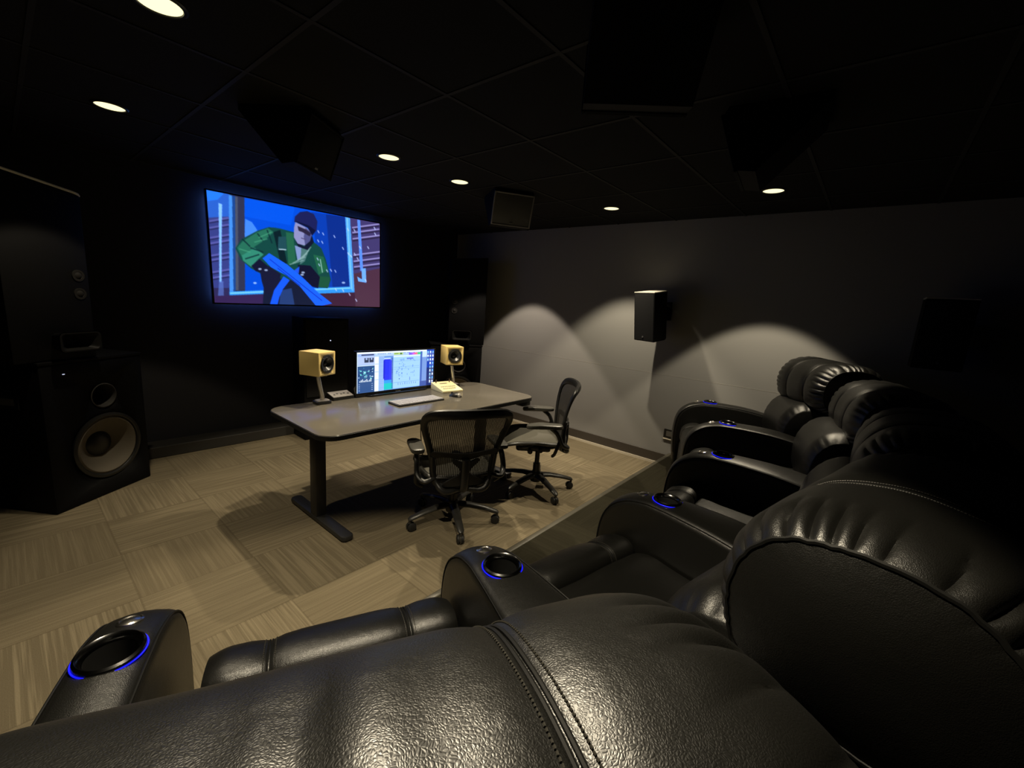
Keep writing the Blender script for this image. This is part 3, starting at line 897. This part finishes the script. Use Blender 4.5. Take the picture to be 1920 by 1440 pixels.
cube_speaker(1.425, 2.93, -23, 'cream cube speaker on the chrome stand to the left of the monitor', 'chrome pole stand under the cream speaker left of the monitor')
cube_speaker(2.675, 2.93, 23, 'cream cube speaker on the chrome stand to the right of the monitor', 'chrome pole stand under the cream speaker right of the monitor')

# small control boxes
t = thing('volume_controller', 'small black desk controller with a slanted grey face, between left speaker and monitor', 'controller', (1.60, 3.00, DZ), -4)
bm = bmesh.new()
pr = [(-.05, 0), (-.05, .022), (.045, .048), (.05, .0)]
A = [bm.verts.new((-.085, y, z)) for y, z in pr]; B = [bm.verts.new((.085, y, z)) for y, z in pr]
bm.faces.new(A); bm.faces.new(B)
for i in range(4): bm.faces.new((A[i], A[(i + 1) % 4], B[(i + 1) % 4], B[i]))
link('case', bm, BLACK_PLASTIC, t, False)
ang = math.degrees(math.atan2(.026, .095))
M = T(0, -.0025, .0365) @ RX(ang)
link('face_plate', box((-.082, -.046, -.001), (.082, .046, .001), 0, 1, M), GREY_PLATE, t)
for k in range(5):
    link('button', box((-.062 + .028 * k, -.012 + .01 * (k % 2), .001), (-.048 + .028 * k, .0 + .01 * (k % 2), .004), .001, 1, M), INK, t)

t = thing('ivory_control_panel', 'ivory desk controller with rows of small buttons below the right cream speaker', 'controller', (2.50, 2.815, DZ), 8)
bm = bmesh.new()
pr = [(-.10, 0), (-.10, .018), (.10, .062), (.10, .0)]
A = [bm.verts.new((-.105, y, z)) for y, z in pr]; B = [bm.verts.new((.105, y, z)) for y, z in pr]
bm.faces.new(A); bm.faces.new(B)
for i in range(4): bm.faces.new((A[i], A[(i + 1) % 4], B[(i + 1) % 4], B[i]))
bmesh.ops.bevel(bm, geom=list(bm.edges), offset=.003, segments=2, profile=.5, affect='EDGES')
link('case', bm, CREAM_PLASTIC, t)
M = T(0, 0, .0402) @ RX(math.degrees(math.atan2(.044, .20)))
KB = mat('tan_button', (.35, .32, .22), .6)
for r_, (y_, n_) in enumerate(((-.055, 7), (-.015, 8))):
    for k in range(n_):
        link('button', box((-.072 + k * .019, y_ - .008, .0), (-.060 + k * .019, y_ + .008, .003), .001, 1, M), KB, t)
link('display', box((-.045, .045, 0), (.03, .062, .002), .001, 1, M), mat('display_grey', (.22, .20, .13), .4), t)
for x_ in (-.07, .07):
    link('toggle', tube([M @ Vector((x_, .075, 0)), M @ Vector((x_, .078, .028))], .005, n=10), mat('brown_toggle', (.08, .05, .03), .4), t)

# ------------------------------------------------------------------ mesh office chairs
def office_chair(loc, az, lift, star, label, slope=.30, fwd=0.0):
    t = thing('mesh_office_chair', label, 'office chair', loc, az, 'black mesh office chairs at the desk')
    L = lift
    # --- star base
    base = link('base_hub', lathe([(0, .075), (.045, .075), (.052, .10), (.045, .15), (.034, .16), (0, .16)], n=24), GRAPHITE, t)
    for k in range(5):
        a = R(star + 72 * k)
        d = Vector((math.cos(a), math.sin(a), 0))
        pts = [d * .03 + Vector((0, 0, .128)), d * .12 + Vector((0, 0, .126)), d * .22 + Vector((0, 0, .110)), d * .31 + Vector((0, 0, .088)), d * .325 + Vector((0, 0, .080))]
        lg = link('base_leg', tube(pts, [.036, .031, .026, .023, .014], n=12, flat=(1.0, .62), up=(0, 0, 1)), GRAPHITE, t)
        c = d * .318
        wh = bmesh.new()
        s = Vector((-d.y, d.x, 0))
        wa = math.degrees(math.atan2(s.y, s.x))
        for q in (-.014, .014):
            add_lathe(wh, [(0, -.009), (.022, -.009), (.029, -.006), (.030, 0), (.029, .006), (.022, .009), (0, .009)],
                      T(c.x + s.x * q - d.x * .012, c.y + s.y * q - d.y * .012, .030) @ RZ(wa) @ RY(90), 20)
        ca = link('caster', wh, RUBBER, t)
        hd = bmesh.new()
        add_tube(hd, [c + Vector((0, 0, .088)), c + Vector((0, 0, .055))], .009, n=8)
        add_lathe(hd, [(.033, -.004), (.033, .004)], T(c.x - d.x * .012, c.y - d.y * .012, .031) @ RZ(wa) @ RY(90), 20)
        link('caster_hood', hd, GRAPHITE, ca)
    link('gas_column', lathe([(.030, .14), (.030, .22 + L * .5), (.020, .22 + L * .5), (.020, .35 + L), (0, .35 + L)], n=20), BLACK_PLASTIC, t)
    # --- tilt mechanism
    bm = box((-.075, -.15, .325 + L), (.075, .14, .385 + L), .022, 3)
    add_tube(bm, [(-.14, .03, .355 + L), (.15, .03, .355 + L)], .012, n=10)
    add_tube(bm, [(-.13, -.06, .355 + L), (.13, -.06, .355 + L)], .016, n=10)
    link('tilt_mechanism', bm, BLACK_PLASTIC, t)
    for sx_ in (-1, 1):
        link('adjust_knob', lathe([(0, 0), (.020, 0), (.022, .02), (.018, .035), (0, .037)], T(sx_ * .13, .03, .355 + L) @ RY(90 * sx_), 16), GRAPHITE, t)
    # --- seat frame and seat mesh
    so = [(0, .265, .405), (.12, .262, .402), (.205, .235, .418), (.245, .15, .447), (.25, 0, .458), (.235, -.13, .452), (.18, -.205, .445), (0, -.215, .440)]
    loop = so + [(-x, y, z) for x, y, z in so[-2:0:-1]]
    loop = [(x, y, z + L) for x, y, z in loop]
    sl = crom(loop, 64)
    link('seat_frame', tube(sl, .019, n=10, closed=True, flat=(1.0, .75), up=(0, 0, 1)), GRAPHITE, t)
    # mesh seat: rows across
    bm = bmesh.new()
    rows = []
    half = crom([(x, y, z + L) for x, y, z in so], 25, False)
    for p in half:
        row = []
        for j in range(13):
            u = -1 + 2 * j / 12
            sag = .022 * (1 - u * u) * (1 if .0 < p[0] else 0) * min(1, p[0] / .12)
            row.append(bm.verts.new((p[0] * u, p[1], p[2] - sag)))
        rows.append(row)
    for A, B in zip(rows[:-1], rows[1:]):
        for j in range(12):
            if (A[j].co - A[j + 1].co).length < 1e-6:
                try: bm.faces.new((A[j], B[j + 1], B[j]))
                except Exception: pass
            else: bm.faces.new((A[j], A[j + 1], B[j + 1], B[j]))
    bmesh.ops.remove_doubles(bm, verts=bm.verts, dist=1e-5)
    link('seat_mesh', bm, mat('seat_weave', (.085, .080, .062), .6), t)
    # seat shell struts
    bm = bmesh.new()
    for sx_ in (-1, 1):
        add_tube(bm, crom([(sx_ * .07, .10, .37 + L), (sx_ * .16, .06, .40 + L), (sx_ * .243, .02, .452 + L)], 10, False), .014, n=8)
        add_tube(bm, crom([(sx_ * .07, -.12, .37 + L), (sx_ * .15, -.15, .40 + L), (sx_ * .205, -.18, .442 + L)], 10, False), .014, n=8)
    link('seat_strut', bm, BLACK_PLASTIC, t)
    # --- back
    def yb(x, z):
        z -= L
        return -.235 - (z - .40) * slope + .05 * math.sin((z - .40) / .5 * PI) * .6 + .055 * (x / .26) ** 2
    bo = [(0, .385), (.11, .385), (.165, .405), (.19, .47), (.200, .56), (.228, .67), (.258, .77), (.268, .835), (.245, .877), (.17, .895), (0, .90)]
    bl = crom([(x, z + L) for x, z in bo + [(-x, z) for x, z in bo[-2:0:-1]]], 84)
    link('back_frame', tube([(x, yb(x, z), z) for x, z in bl], [.021 + .010 * max(0, (z - L - .80) / .1) for x, z in bl], n=10, closed=True, flat=(1.0, .62), up=(0, 1, 0)), BLACK_PLASTIC, t)
    hb = crom([(x, z + L) for x, z in bo], 30, False)
    bm = bmesh.new()
    rows = []
    for x, z in hb:
        rows.append([bm.verts.new((x * u, yb(x * u, z), z)) for u in np.linspace(-1, 1, 15)])
    for A, B in zip(rows[:-1], rows[1:]):
        for j in range(14):
            bm.faces.new((A[j], A[j + 1], B[j + 1], B[j]))
    bmesh.ops.remove_doubles(bm, verts=bm.verts, dist=1e-5)
    link('back_mesh', bm, PELLICLE, t)
    # lumbar band: butterfly plate behind the mesh, and the spine below it
    def plate(pts, off, th):
        b_ = bmesh.new()
        F = [b_.verts.new((x, yb(x, z + L) - off, z + L)) for x, z in pts]
        G = [b_.verts.new((x, yb(x, z + L) - off - th, z + L)) for x, z in pts]
        b_.faces.new(F); b_.faces.new(G)
        for i in range(len(F)): b_.faces.new((F[i], F[(i + 1) % len(F)], G[(i + 1) % len(F)], G[i]))
        return b_
    lp = crom([(-.205, .60), (-.12, .60), (0, .578), (.12, .60), (.205, .60), (.205, .635), (.12, .632), (0, .622), (-.12, .632), (-.205, .635)], 40)
    link('lumbar_band', plate(lp, .014, .012), BLACK_PLASTIC, t)
    pf = crom([(0, .56), (.075, .585), (.085, .565), (.04, .52), (.035, .48), (.10, .44), (.14, .405), (.09, .395), (0, .40), (-.09, .395), (-.14, .405), (-.10, .44), (-.035, .48), (-.04, .52), (-.085, .565), (-.075, .585)], 64)
    link('posture_support', plate(pf, .020, .016), BLACK_PLASTIC, t)
    bm = bmesh.new()
    add_tube(bm, crom([(0, -.12, .355 + L), (0, -.25, .36 + L), (0, yb(0, .42 + L) - .045, .42 + L), (0, yb(0, .58 + L) - .035, .58 + L)], 20, False), .020, n=10, flat=(1.3, .7))
    for sx_ in (-1, 1):
        add_tube(bm, crom([(sx_ * .02, -.22, .36 + L), (sx_ * .13, -.27, .37 + L), (sx_ * .19, yb(.19, .46 + L) - .02, .46 + L), (sx_ * .205, yb(.205, .60 + L) - .015, .60 + L)], 18, False), [.020] * 9 + [.014] * 9, n=10)
    link('back_yoke', bm, BLACK_PLASTIC, t)
    # --- arms
    for sx_ in (-1, 1):
        bm = bmesh.new()
        add_tube(bm, crom([(sx_ * .19, yb(.19, .46 + L) - .02, .45 + L), (sx_ * .25, -.25, .44 + L), (sx_ * .285, -.20, .47 + L), (sx_ * .285, -.16, .55 + L), (sx_ * .28, -.10, .60 + L)], 24, False), .019, n=10, flat=(1.0, .8))
        add_tube(bm, crom([(sx_ * .285, -.18, .50 + L), (sx_ * .288, -.15, .40 + L), (sx_ * .24, -.14, .36 + L)], 12, False), .013, n=8)
        arm = link('armrest', bm, BLACK_PLASTIC, t)
        # pad
        pb = bmesh.new()
        pp = crom([(-.040, -.16), (0, -.175), (.040, -.16), (.047, -.05), (.044, .06), (.02, .10), (-.02, .10), (-.044, .06), (-.047, -.05)], 36)
        rws = []
        for z, s in ((-.018, .78), (-.012, .95), (.0, 1.0), (.010, .93), (.015, .7)):
            rws.append([pb.verts.new((x * s + sx_ * .280, y * (s * .3 + .7) - .02, .615 + L + z - max(0, y) * .12)) for x, y in pp])
        for A, B in zip(rws[:-1], rws[1:]):
            for i in range(len(A)): pb.faces.new((A[i], A[(i + 1) % len(A)], B[(i + 1) % len(A)], B[i]))
        pb.faces.new(rws[0]); pb.faces.new(rws[-1])
        link('arm_pad', pb, ARM_GREY, arm)
    for o in t.children:
        if o.name.split('.')[0] in ('tilt_mechanism', 'adjust_knob', 'seat_frame', 'seat_mesh', 'seat_strut', 'back_frame', 'back_mesh', 'lumbar_band', 'posture_support', 'back_yoke', 'armrest'):
            o.location.y += fwd
    return t
office_chair((1.93, 2.06, 0), 29, -.02, 238 + 29, 'black mesh office chair seen from behind, pulled up to the desk')
office_chair((2.81, 1.99, 0), -42, .025, 248 - 42, 'black mesh office chair seen side on near the grey wall', slope=.19, fwd=.05)

# ------------------------------------------------------------------ recliners
HEAD = [(-.540, .84), (-.530, .92), (-.553, 1.005), (-.613, 1.07), (-.70, 1.097), (-.79, 1.098), (-.885, 1.075), (-.955, 1.01), (-.98, .90), (-.96, .79), (-.88, .735), (-.75, .725), (-.63, .745), (-.565, .785)]
LUMB = [(-.385, .56), (-.380, .65), (-.405, .745), (-.465, .82), (-.55, .85), (-.66, .83), (-.72, .74), (-.74, .6), (-.70, .46), (-.58, .40), (-.46, .43), (-.405, .49)]

def roll(parent, name, prof, hw, seams=(), nv=200, end_scale=.74, end_len=.12, pleat=.010, npl=30, fold=False, seed=0, puff=.03, pipe=True, dense=34, far_pipe=True, end_pow=2.0):
    rnd = random.Random(seed)
    P = crom(prof, nv)
    c = np.mean(P, axis=0)
    us = set(np.round(np.linspace(-hw + end_len, hw - end_len, dense), 4))
    for k in range(15):
        e = end_len * (k / 14) ** 1.25
        us |= {round(-hw + e, 4), round(hw - e, 4)}
    for s in seams:
        for o in (-.024, -.016, -.011, -.008, -.005, -.002, 0, .002, .005, .008, .011, .016, .024): us.add(round(s + o, 4))
    us = sorted(us)
    ph = [rnd.uniform(0, 2 * PI) for _ in range(6)]
    N = []
    for i in range(nv):
        d = P[(i + 1) % nv] - P[i - 1]
        n = np.array([d[1], -d[0]]); n /= np.linalg.norm(n) + 1e-9
        if np.dot(n, P[i] - c) < 0: n = -n
        N.append(n)
    def point(u, i, extra=0.0):
        t = min(1.0, (hw - abs(u)) / end_len)
        q = 1 - t
        s = 1 - (1 - end_scale) * q ** end_pow
        side = 0 if u < 0 else 1
        v = i / nv
        am = pleat * (q ** 0.8) * (0.75 + 0.25 * math.sin(2 * PI * 5 * v + ph[2] + side))
        if q > .8: am *= 1 - .8 * ((q - .8) / .2) ** 1.5
        ar = PI * npl * v + .9 * math.sin(2 * PI * 4 * v + ph[0]) + .5 * math.sin(2 * PI * 7 * v + ph[1]) + side * 2 + ph[3] + .5 * (1 - q) * math.sin(2 * PI * 9 * v + ph[4])
        w_ = abs(math.sin(ar)) ** .55 - .75
        off = am * w_ * 1.3 + extra
        nz = noise.noise(Vector((u * 5 + seed * 3.1, P[i][0] * 6, P[i][1] * 6))) * .004
        off += nz
        for sm in seams:
            off -= .0035 * math.exp(-((u - sm) / .006) ** 2) + .008 * math.exp(-((u - sm) / .030) ** 2)
        if fold:
            y_, z_ = P[i]
            wgt = max(0.0, min(1.0, (-.60 - y_) / .07)) * max(0.0, min(1.0, (z_ - .98) / .07))
            x0 = -.056 + .05 * (y_ + .70)
            off += wgt * (-.008 * math.exp(-((u - x0) / .017) ** 2) + .006 * math.exp(-((u - x0 - .05) / .03) ** 2) - .004 * math.exp(-((u - x0 + .05) / .02) ** 2))
        p = c + (P[i] - c) * s + N[i] * off
        return Vector((u, p[0], p[1]))
    bm = bmesh.new()
    rows = [[bm.verts.new(point(u, i)) for i in range(nv)] for u in us]
    for A, B in zip(rows[:-1], rows[1:]):
        for i in range(nv): bm.faces.new((A[i], A[(i + 1) % nv], B[(i + 1) % nv], B[i]))
    for row, sg in ((rows[0], -1), (rows[-1], 1)):
        prev = row
        ce = Vector((sg * hw, c[0], c[1]))
        for s in (.95, .86, .7, .5, .25):
            ring = []
            for i, v in enumerate(row):
                b = Vector((sg * hw, c[0] + (P[i][0] - c[0]) * end_scale, c[1] + (P[i][1] - c[1]) * end_scale))
                k = .5 if s > .9 else 0.0
                b = b.lerp(v.co, k)
                ring.append(bm.verts.new(ce + (b - ce) * s + Vector((sg * puff * (1 - s * s), 0, 0))))
            for i in range(nv): bm.faces.new((prev[i], prev[(i + 1) % nv], ring[(i + 1) % nv], ring[i]))
            prev = ring
        tip = bm.verts.new(ce + Vector((sg * puff, 0, 0)))
        for i in range(nv): bm.faces.new((prev[i], prev[(i + 1) % nv], tip))
    o = link(name, bm, LEATHER, parent)
    if pipe:
        for u in (us[0], us[-1]) if far_pipe else (us[0],):
            pp = [point(u, i) for i in range(0, nv, max(1, nv // 100))]
            link('end_piping', tube(pp, .0042, n=6, closed=True), PIPING, o)
    for sm in seams:
        i0, i1 = 0, int(nv * .62)
        bead = bmesh.new()
        for dx in (-.0034, .0034):
            add_tube(bead, [point(sm + dx, i, .0012) for i in range(i0, i1)], .0024, n=6)
        link('seam_bead', bead, PIPING, o)
        for dx in (-.0125, .0125):
            stc = bmesh.new()
            i = i0
            acc = 0.0
            while i < i1 - 1:
                a, b = point(sm + dx, i, .0008), point(sm + dx * 1.06, i + 1, .0008)
                ln_ = (b - a).length
                k = max(1, int(round(ln_ / .0062)))
                for q in range(k):
                    s0, s1 = a.lerp(b, (q + .12) / k), a.lerp(b, (q + .80) / k)
                    add_tube(stc, [s0, s1], .0011, n=5)
                i += 1
            link('stitching', stc, THREAD, o)
    return o

def arm_mesh(parent, x, y, az, wedge, name='armrest'):
    """padded arm; local frame: +Y forward, the cup holder at the origin"""
    a = bpy.data.objects.new(name, None)
    prof = [(.235, 0.0), (.255, .12), (.275, .30), (.270, .46), (.235, .555), (.165, .615), (.07, .645), (0, .650), (-.10, .650), (-.25, .642), (-.40, .62), (-.52, .585), (-.60, .52), (-.62, .30), (-.62, 0.0)]
    L = crom(prof, 90, False)
    n = len(L)
    c = np.array([-.17, .25])
    rd = .030
    bm = bmesh.new()
    rows = []
    outline = []
    for i, p in enumerate(L):
        d = L[min(i + 1, n - 1)] - L[max(i - 1, 0)]
        nn = np.array([-d[1], d[0]]); nn /= np.linalg.norm(nn) + 1e-9
        if np.dot(nn, p - c) < 0: nn = -nn
        hw = .070 + max(0.0, (.14 - p[0])) * math.tan(R(wedge))
        row = []
        prof_x = []
        for th in (90, 70, 50, 30, 12): prof_x.append((-1, th))
        prof_x += [(0, k) for k in (-.6, 0, .6)]
        for th in (12, 30, 50, 70, 90): prof_x.append((1, th))
        for sg, th in prof_x:
            if sg == 0:
                xx = th * (hw - rd); ins = -.006 * (1 - th * th)
            else:
                xx = sg * (hw - rd + rd * math.sin(R(th))); ins = rd * (1 - math.cos(R(th)))
            q = p - nn * ins
            row.append(bm.verts.new((xx, q[0], max(0.0, q[1]))))
        rows.append(row)
        outline.append((hw, p, nn))
    for A, B in zip(rows[:-1], rows[1:]):
        for j in range(len(A) - 1): bm.faces.new((A[j], A[j + 1], B[j + 1], B[j]))
    bm.faces.new([r[0] for r in rows]); bm.faces.new([r[-1] for r in rows])
    bm.faces.new(rows[0] + rows[-1][::-1])
    bmesh.ops.remove_doubles(bm, verts=bm.verts, dist=1e-5)
    bpy.data.objects.remove(a)
    o = link(name, bm, LEATHER, None)
    cut = link('cutter', lathe([(0, .56), (.044, .56), (.044, .75), (0, .75)], T(0, .0, 0), 36), LEATHER, None)
    md = o.modifiers.new('cup', 'BOOLEAN'); md.operation = 'DIFFERENCE'; md.object = cut; md.solver = 'EXACT'
    dg = bpy.context.evaluated_depsgraph_get()
    me = bpy.data.meshes.new_from_object(o.evaluated_get(dg))
    o.modifiers.clear(); old = o.data; o.data = me
    bpy.data.objects.remove(cut); bpy.data.meshes.remove(old)
    o.parent = parent
    o.location = (x, y, 0); o.rotation_euler = (0, 0, -R(az))
    # side stitching welts
    for sg in (-1, 1):
        pts = []
        for i in range(8, 74):
            hw, p, nn = outline[i]
            q = p - nn * (.0085)
            pts.append((sg * (hw - .006), q[0], q[1]))
        link('welt', tube(pts, .0024, n=6), PIPING, o)
    # cup holder
    M = T(0, 0, .6545) @ RX(.4)
    ch = link('cup_holder', lathe([(.040, -.085), (.0425, -.004), (.046, .006), (.051, .0095), (.0555, .006), (.0565, -.002), (.053, -.004)], M, 44), DARK_CHROME, o)
    link('cup_well', lathe([(.0415, -.006), (.040, -.086), (0, -.086)], M, 36), BLACK_PLASTIC, ch)
    link('cup_light', tube([M @ Vector(((0.0575 * math.cos(2 * PI * k / 48)), 0.0575 * math.sin(2 * PI * k / 48), -.0006)) for k in range(48)], .0015, n=6, closed=True), BLUE_LED, ch)
    # metal recline button, set on the front slope
    Mb = T(0, .108, .6415) @ RX(-14)
    link('recline_button', lathe([(.024, -.004), (.024, .003), (.020, .005), (.018, .0035), (.010, .006), (0, .007)], Mb, 32), CHROME, o)
    return o

def recliner(mid, az, label, arms, seams, seed, fold=False, nv=170, head=(0, 0, 0, 0), hw=.355, pleat=.012):
    t = thing('leather_recliner', label, 'recliner', (mid[0], mid[1], RISER_H), az, 'row of black leather recliners')
    hd = roll(t, 'headrest', HEAD, hw, seams, nv=nv, seed=seed, fold=fold, end_scale=.80, end_len=.13, pleat=pleat, npl=28, far_pipe=not fold, end_pow=2.7)
    # turn about the middle of the roll
    cyr = -.745
    hd.rotation_euler = (0, 0, -R(head[3]))
    hd.location = (head[0] - cyr * math.sin(R(head[3])), head[1] + cyr * (1 - math.cos(R(head[3]))), head[2])
    roll(t, 'lumbar_cushion', LUMB, min(hw, .345) - .045, (), nv=120, seed=seed + 5, end_scale=.80, end_len=.10, pleat=.006, npl=22, pipe=False, dense=16)
    # seat cushion, front bolster and leg rest
    SEAT = [(-.60, .36), (-.60, .43), (-.52, .455), (-.3, .45), (-.1, .452), (.0, .458), (.035, .44), (.035, .33), (-.1, .30), (-.5, .30)]
    roll(t, 'seat_cushion', SEAT, .316, (), nv=90, seed=seed + 9, end_scale=.90, end_len=.06, pleat=.001, npl=12, pipe=False, dense=14, puff=.008)
    BOL = [(.035, .40), (.045, .455), (.085, .482), (.15, .475), (.205, .44), (.222, .38), (.212, .31), (.15, .28), (.07, .29), (.035, .33)]
    fr = roll(t, 'front_bolster', BOL, .312, (-.175, .175), nv=90, seed=seed + 12, end_scale=.86, end_len=.05, pleat=.002, npl=12, pipe=False, dense=14, puff=.012)
    link('leg_rest', box((-.31, .13, .06), (.31, .215, .31), .03, 3), LEATHER, t)
    link('seat_base', box((-.312, -.64, .012), (.312, .125, .31), .01, 2), BLACK_FABRIC, t)
    # back shell
    bs = [(-.66, .14), (-.93, .14), (-.965, .45), (-.97, .80), (-.93, .86), (-.74, .80), (-.67, .42)]
    bm = bmesh.new()
    sw = hw - .012
    A = [bm.verts.new((-sw, y, z)) for y, z in bs]; B = [bm.verts.new((sw, y, z)) for y, z in bs]
    bm.faces.new(A); bm.faces.new(B)
    for i in range(len(A)): bm.faces.new((A[i], A[(i + 1) % len(A)], B[(i + 1) % len(A)], B[i]))
    bmesh.ops.bevel(bm, geom=list(bm.edges), offset=.02, segments=2, profile=.5, affect='EDGES')
    link('back_shell', bm, LEATHER, t)
    link('floor_plate', box((-.30, -.92, .0), (.30, .10, .014)), BLACK_PLASTIC, t)
    for (ax_, ay_, aaz, wedge) in arms:
        # world -> local
        d = Vector((ax_ - mid[0], ay_ - mid[1]))
        a = R(az)
        lx = d.x * math.cos(a) - d.y * math.sin(a)
        ly = d.x * math.sin(a) + d.y * math.cos(a)
        arm_mesh(t, lx, ly, aaz - az, wedge)
    return t

PT = .83
a4 = Vector((2.08 - PT / 2, .52)); a3 = Vector((2.08 + PT / 2, .52))
s12 = Vector((math.cos(R(12)), -math.sin(R(12)))) * PT
s24 = Vector((math.cos(R(24)), -math.sin(R(24)))) * PT
a5 = a4 - s12; a6 = a5 - s24
a2 = a3 + Vector((s12.x, -s12.y)); a1 = a2 + Vector((s24.x, -s24.y))
SM = (-.125, .125)
recliner((a5 + a6) / 2, 24, 'nearest black leather recliner, seen over its headrest with one stitched seam', [(a6.x - .02, a6.y + .01, 24, 0)], (.125,), 1, fold=True, nv=300, head=(-.037, 0, -.014, 3.1), hw=.365)
recliner((a4 + a5) / 2, 12, 'black leather recliner just beyond the nearest one, its gathered headrest end facing the viewer', [(a5.x, a5.y, 18, 6)], (-.07,), 2, nv=300, head=(0, 0, .01, 0), pleat=.017)
recliner((a3 + a4) / 2, 0, 'black leather recliner in the middle of the curved row, mostly in darkness', [(a4.x, a4.y, 6, 6)], SM, 3)
recliner((a2 + a3) / 2, -12, 'black leather recliner next to the farthest one, its lumbar cushion dimly lit', [(a3.x, a3.y, -6, 6)], SM, 4)
mA = Vector((3.61, .86)); rA = Vector((math.cos(R(21)), math.sin(R(21)))) * PT / 2
a1 = mA + rA
recliner(mA, -21, 'farthest black leather recliner, against the grey wall with a brightly lit gathered headrest', [(a2.x, a2.y, -18, 6), (a1.x, a1.y, -21, 0)], SM, 5, nv=240, head=(-.02, .06, .05, -10), hw=.335, pleat=.016)
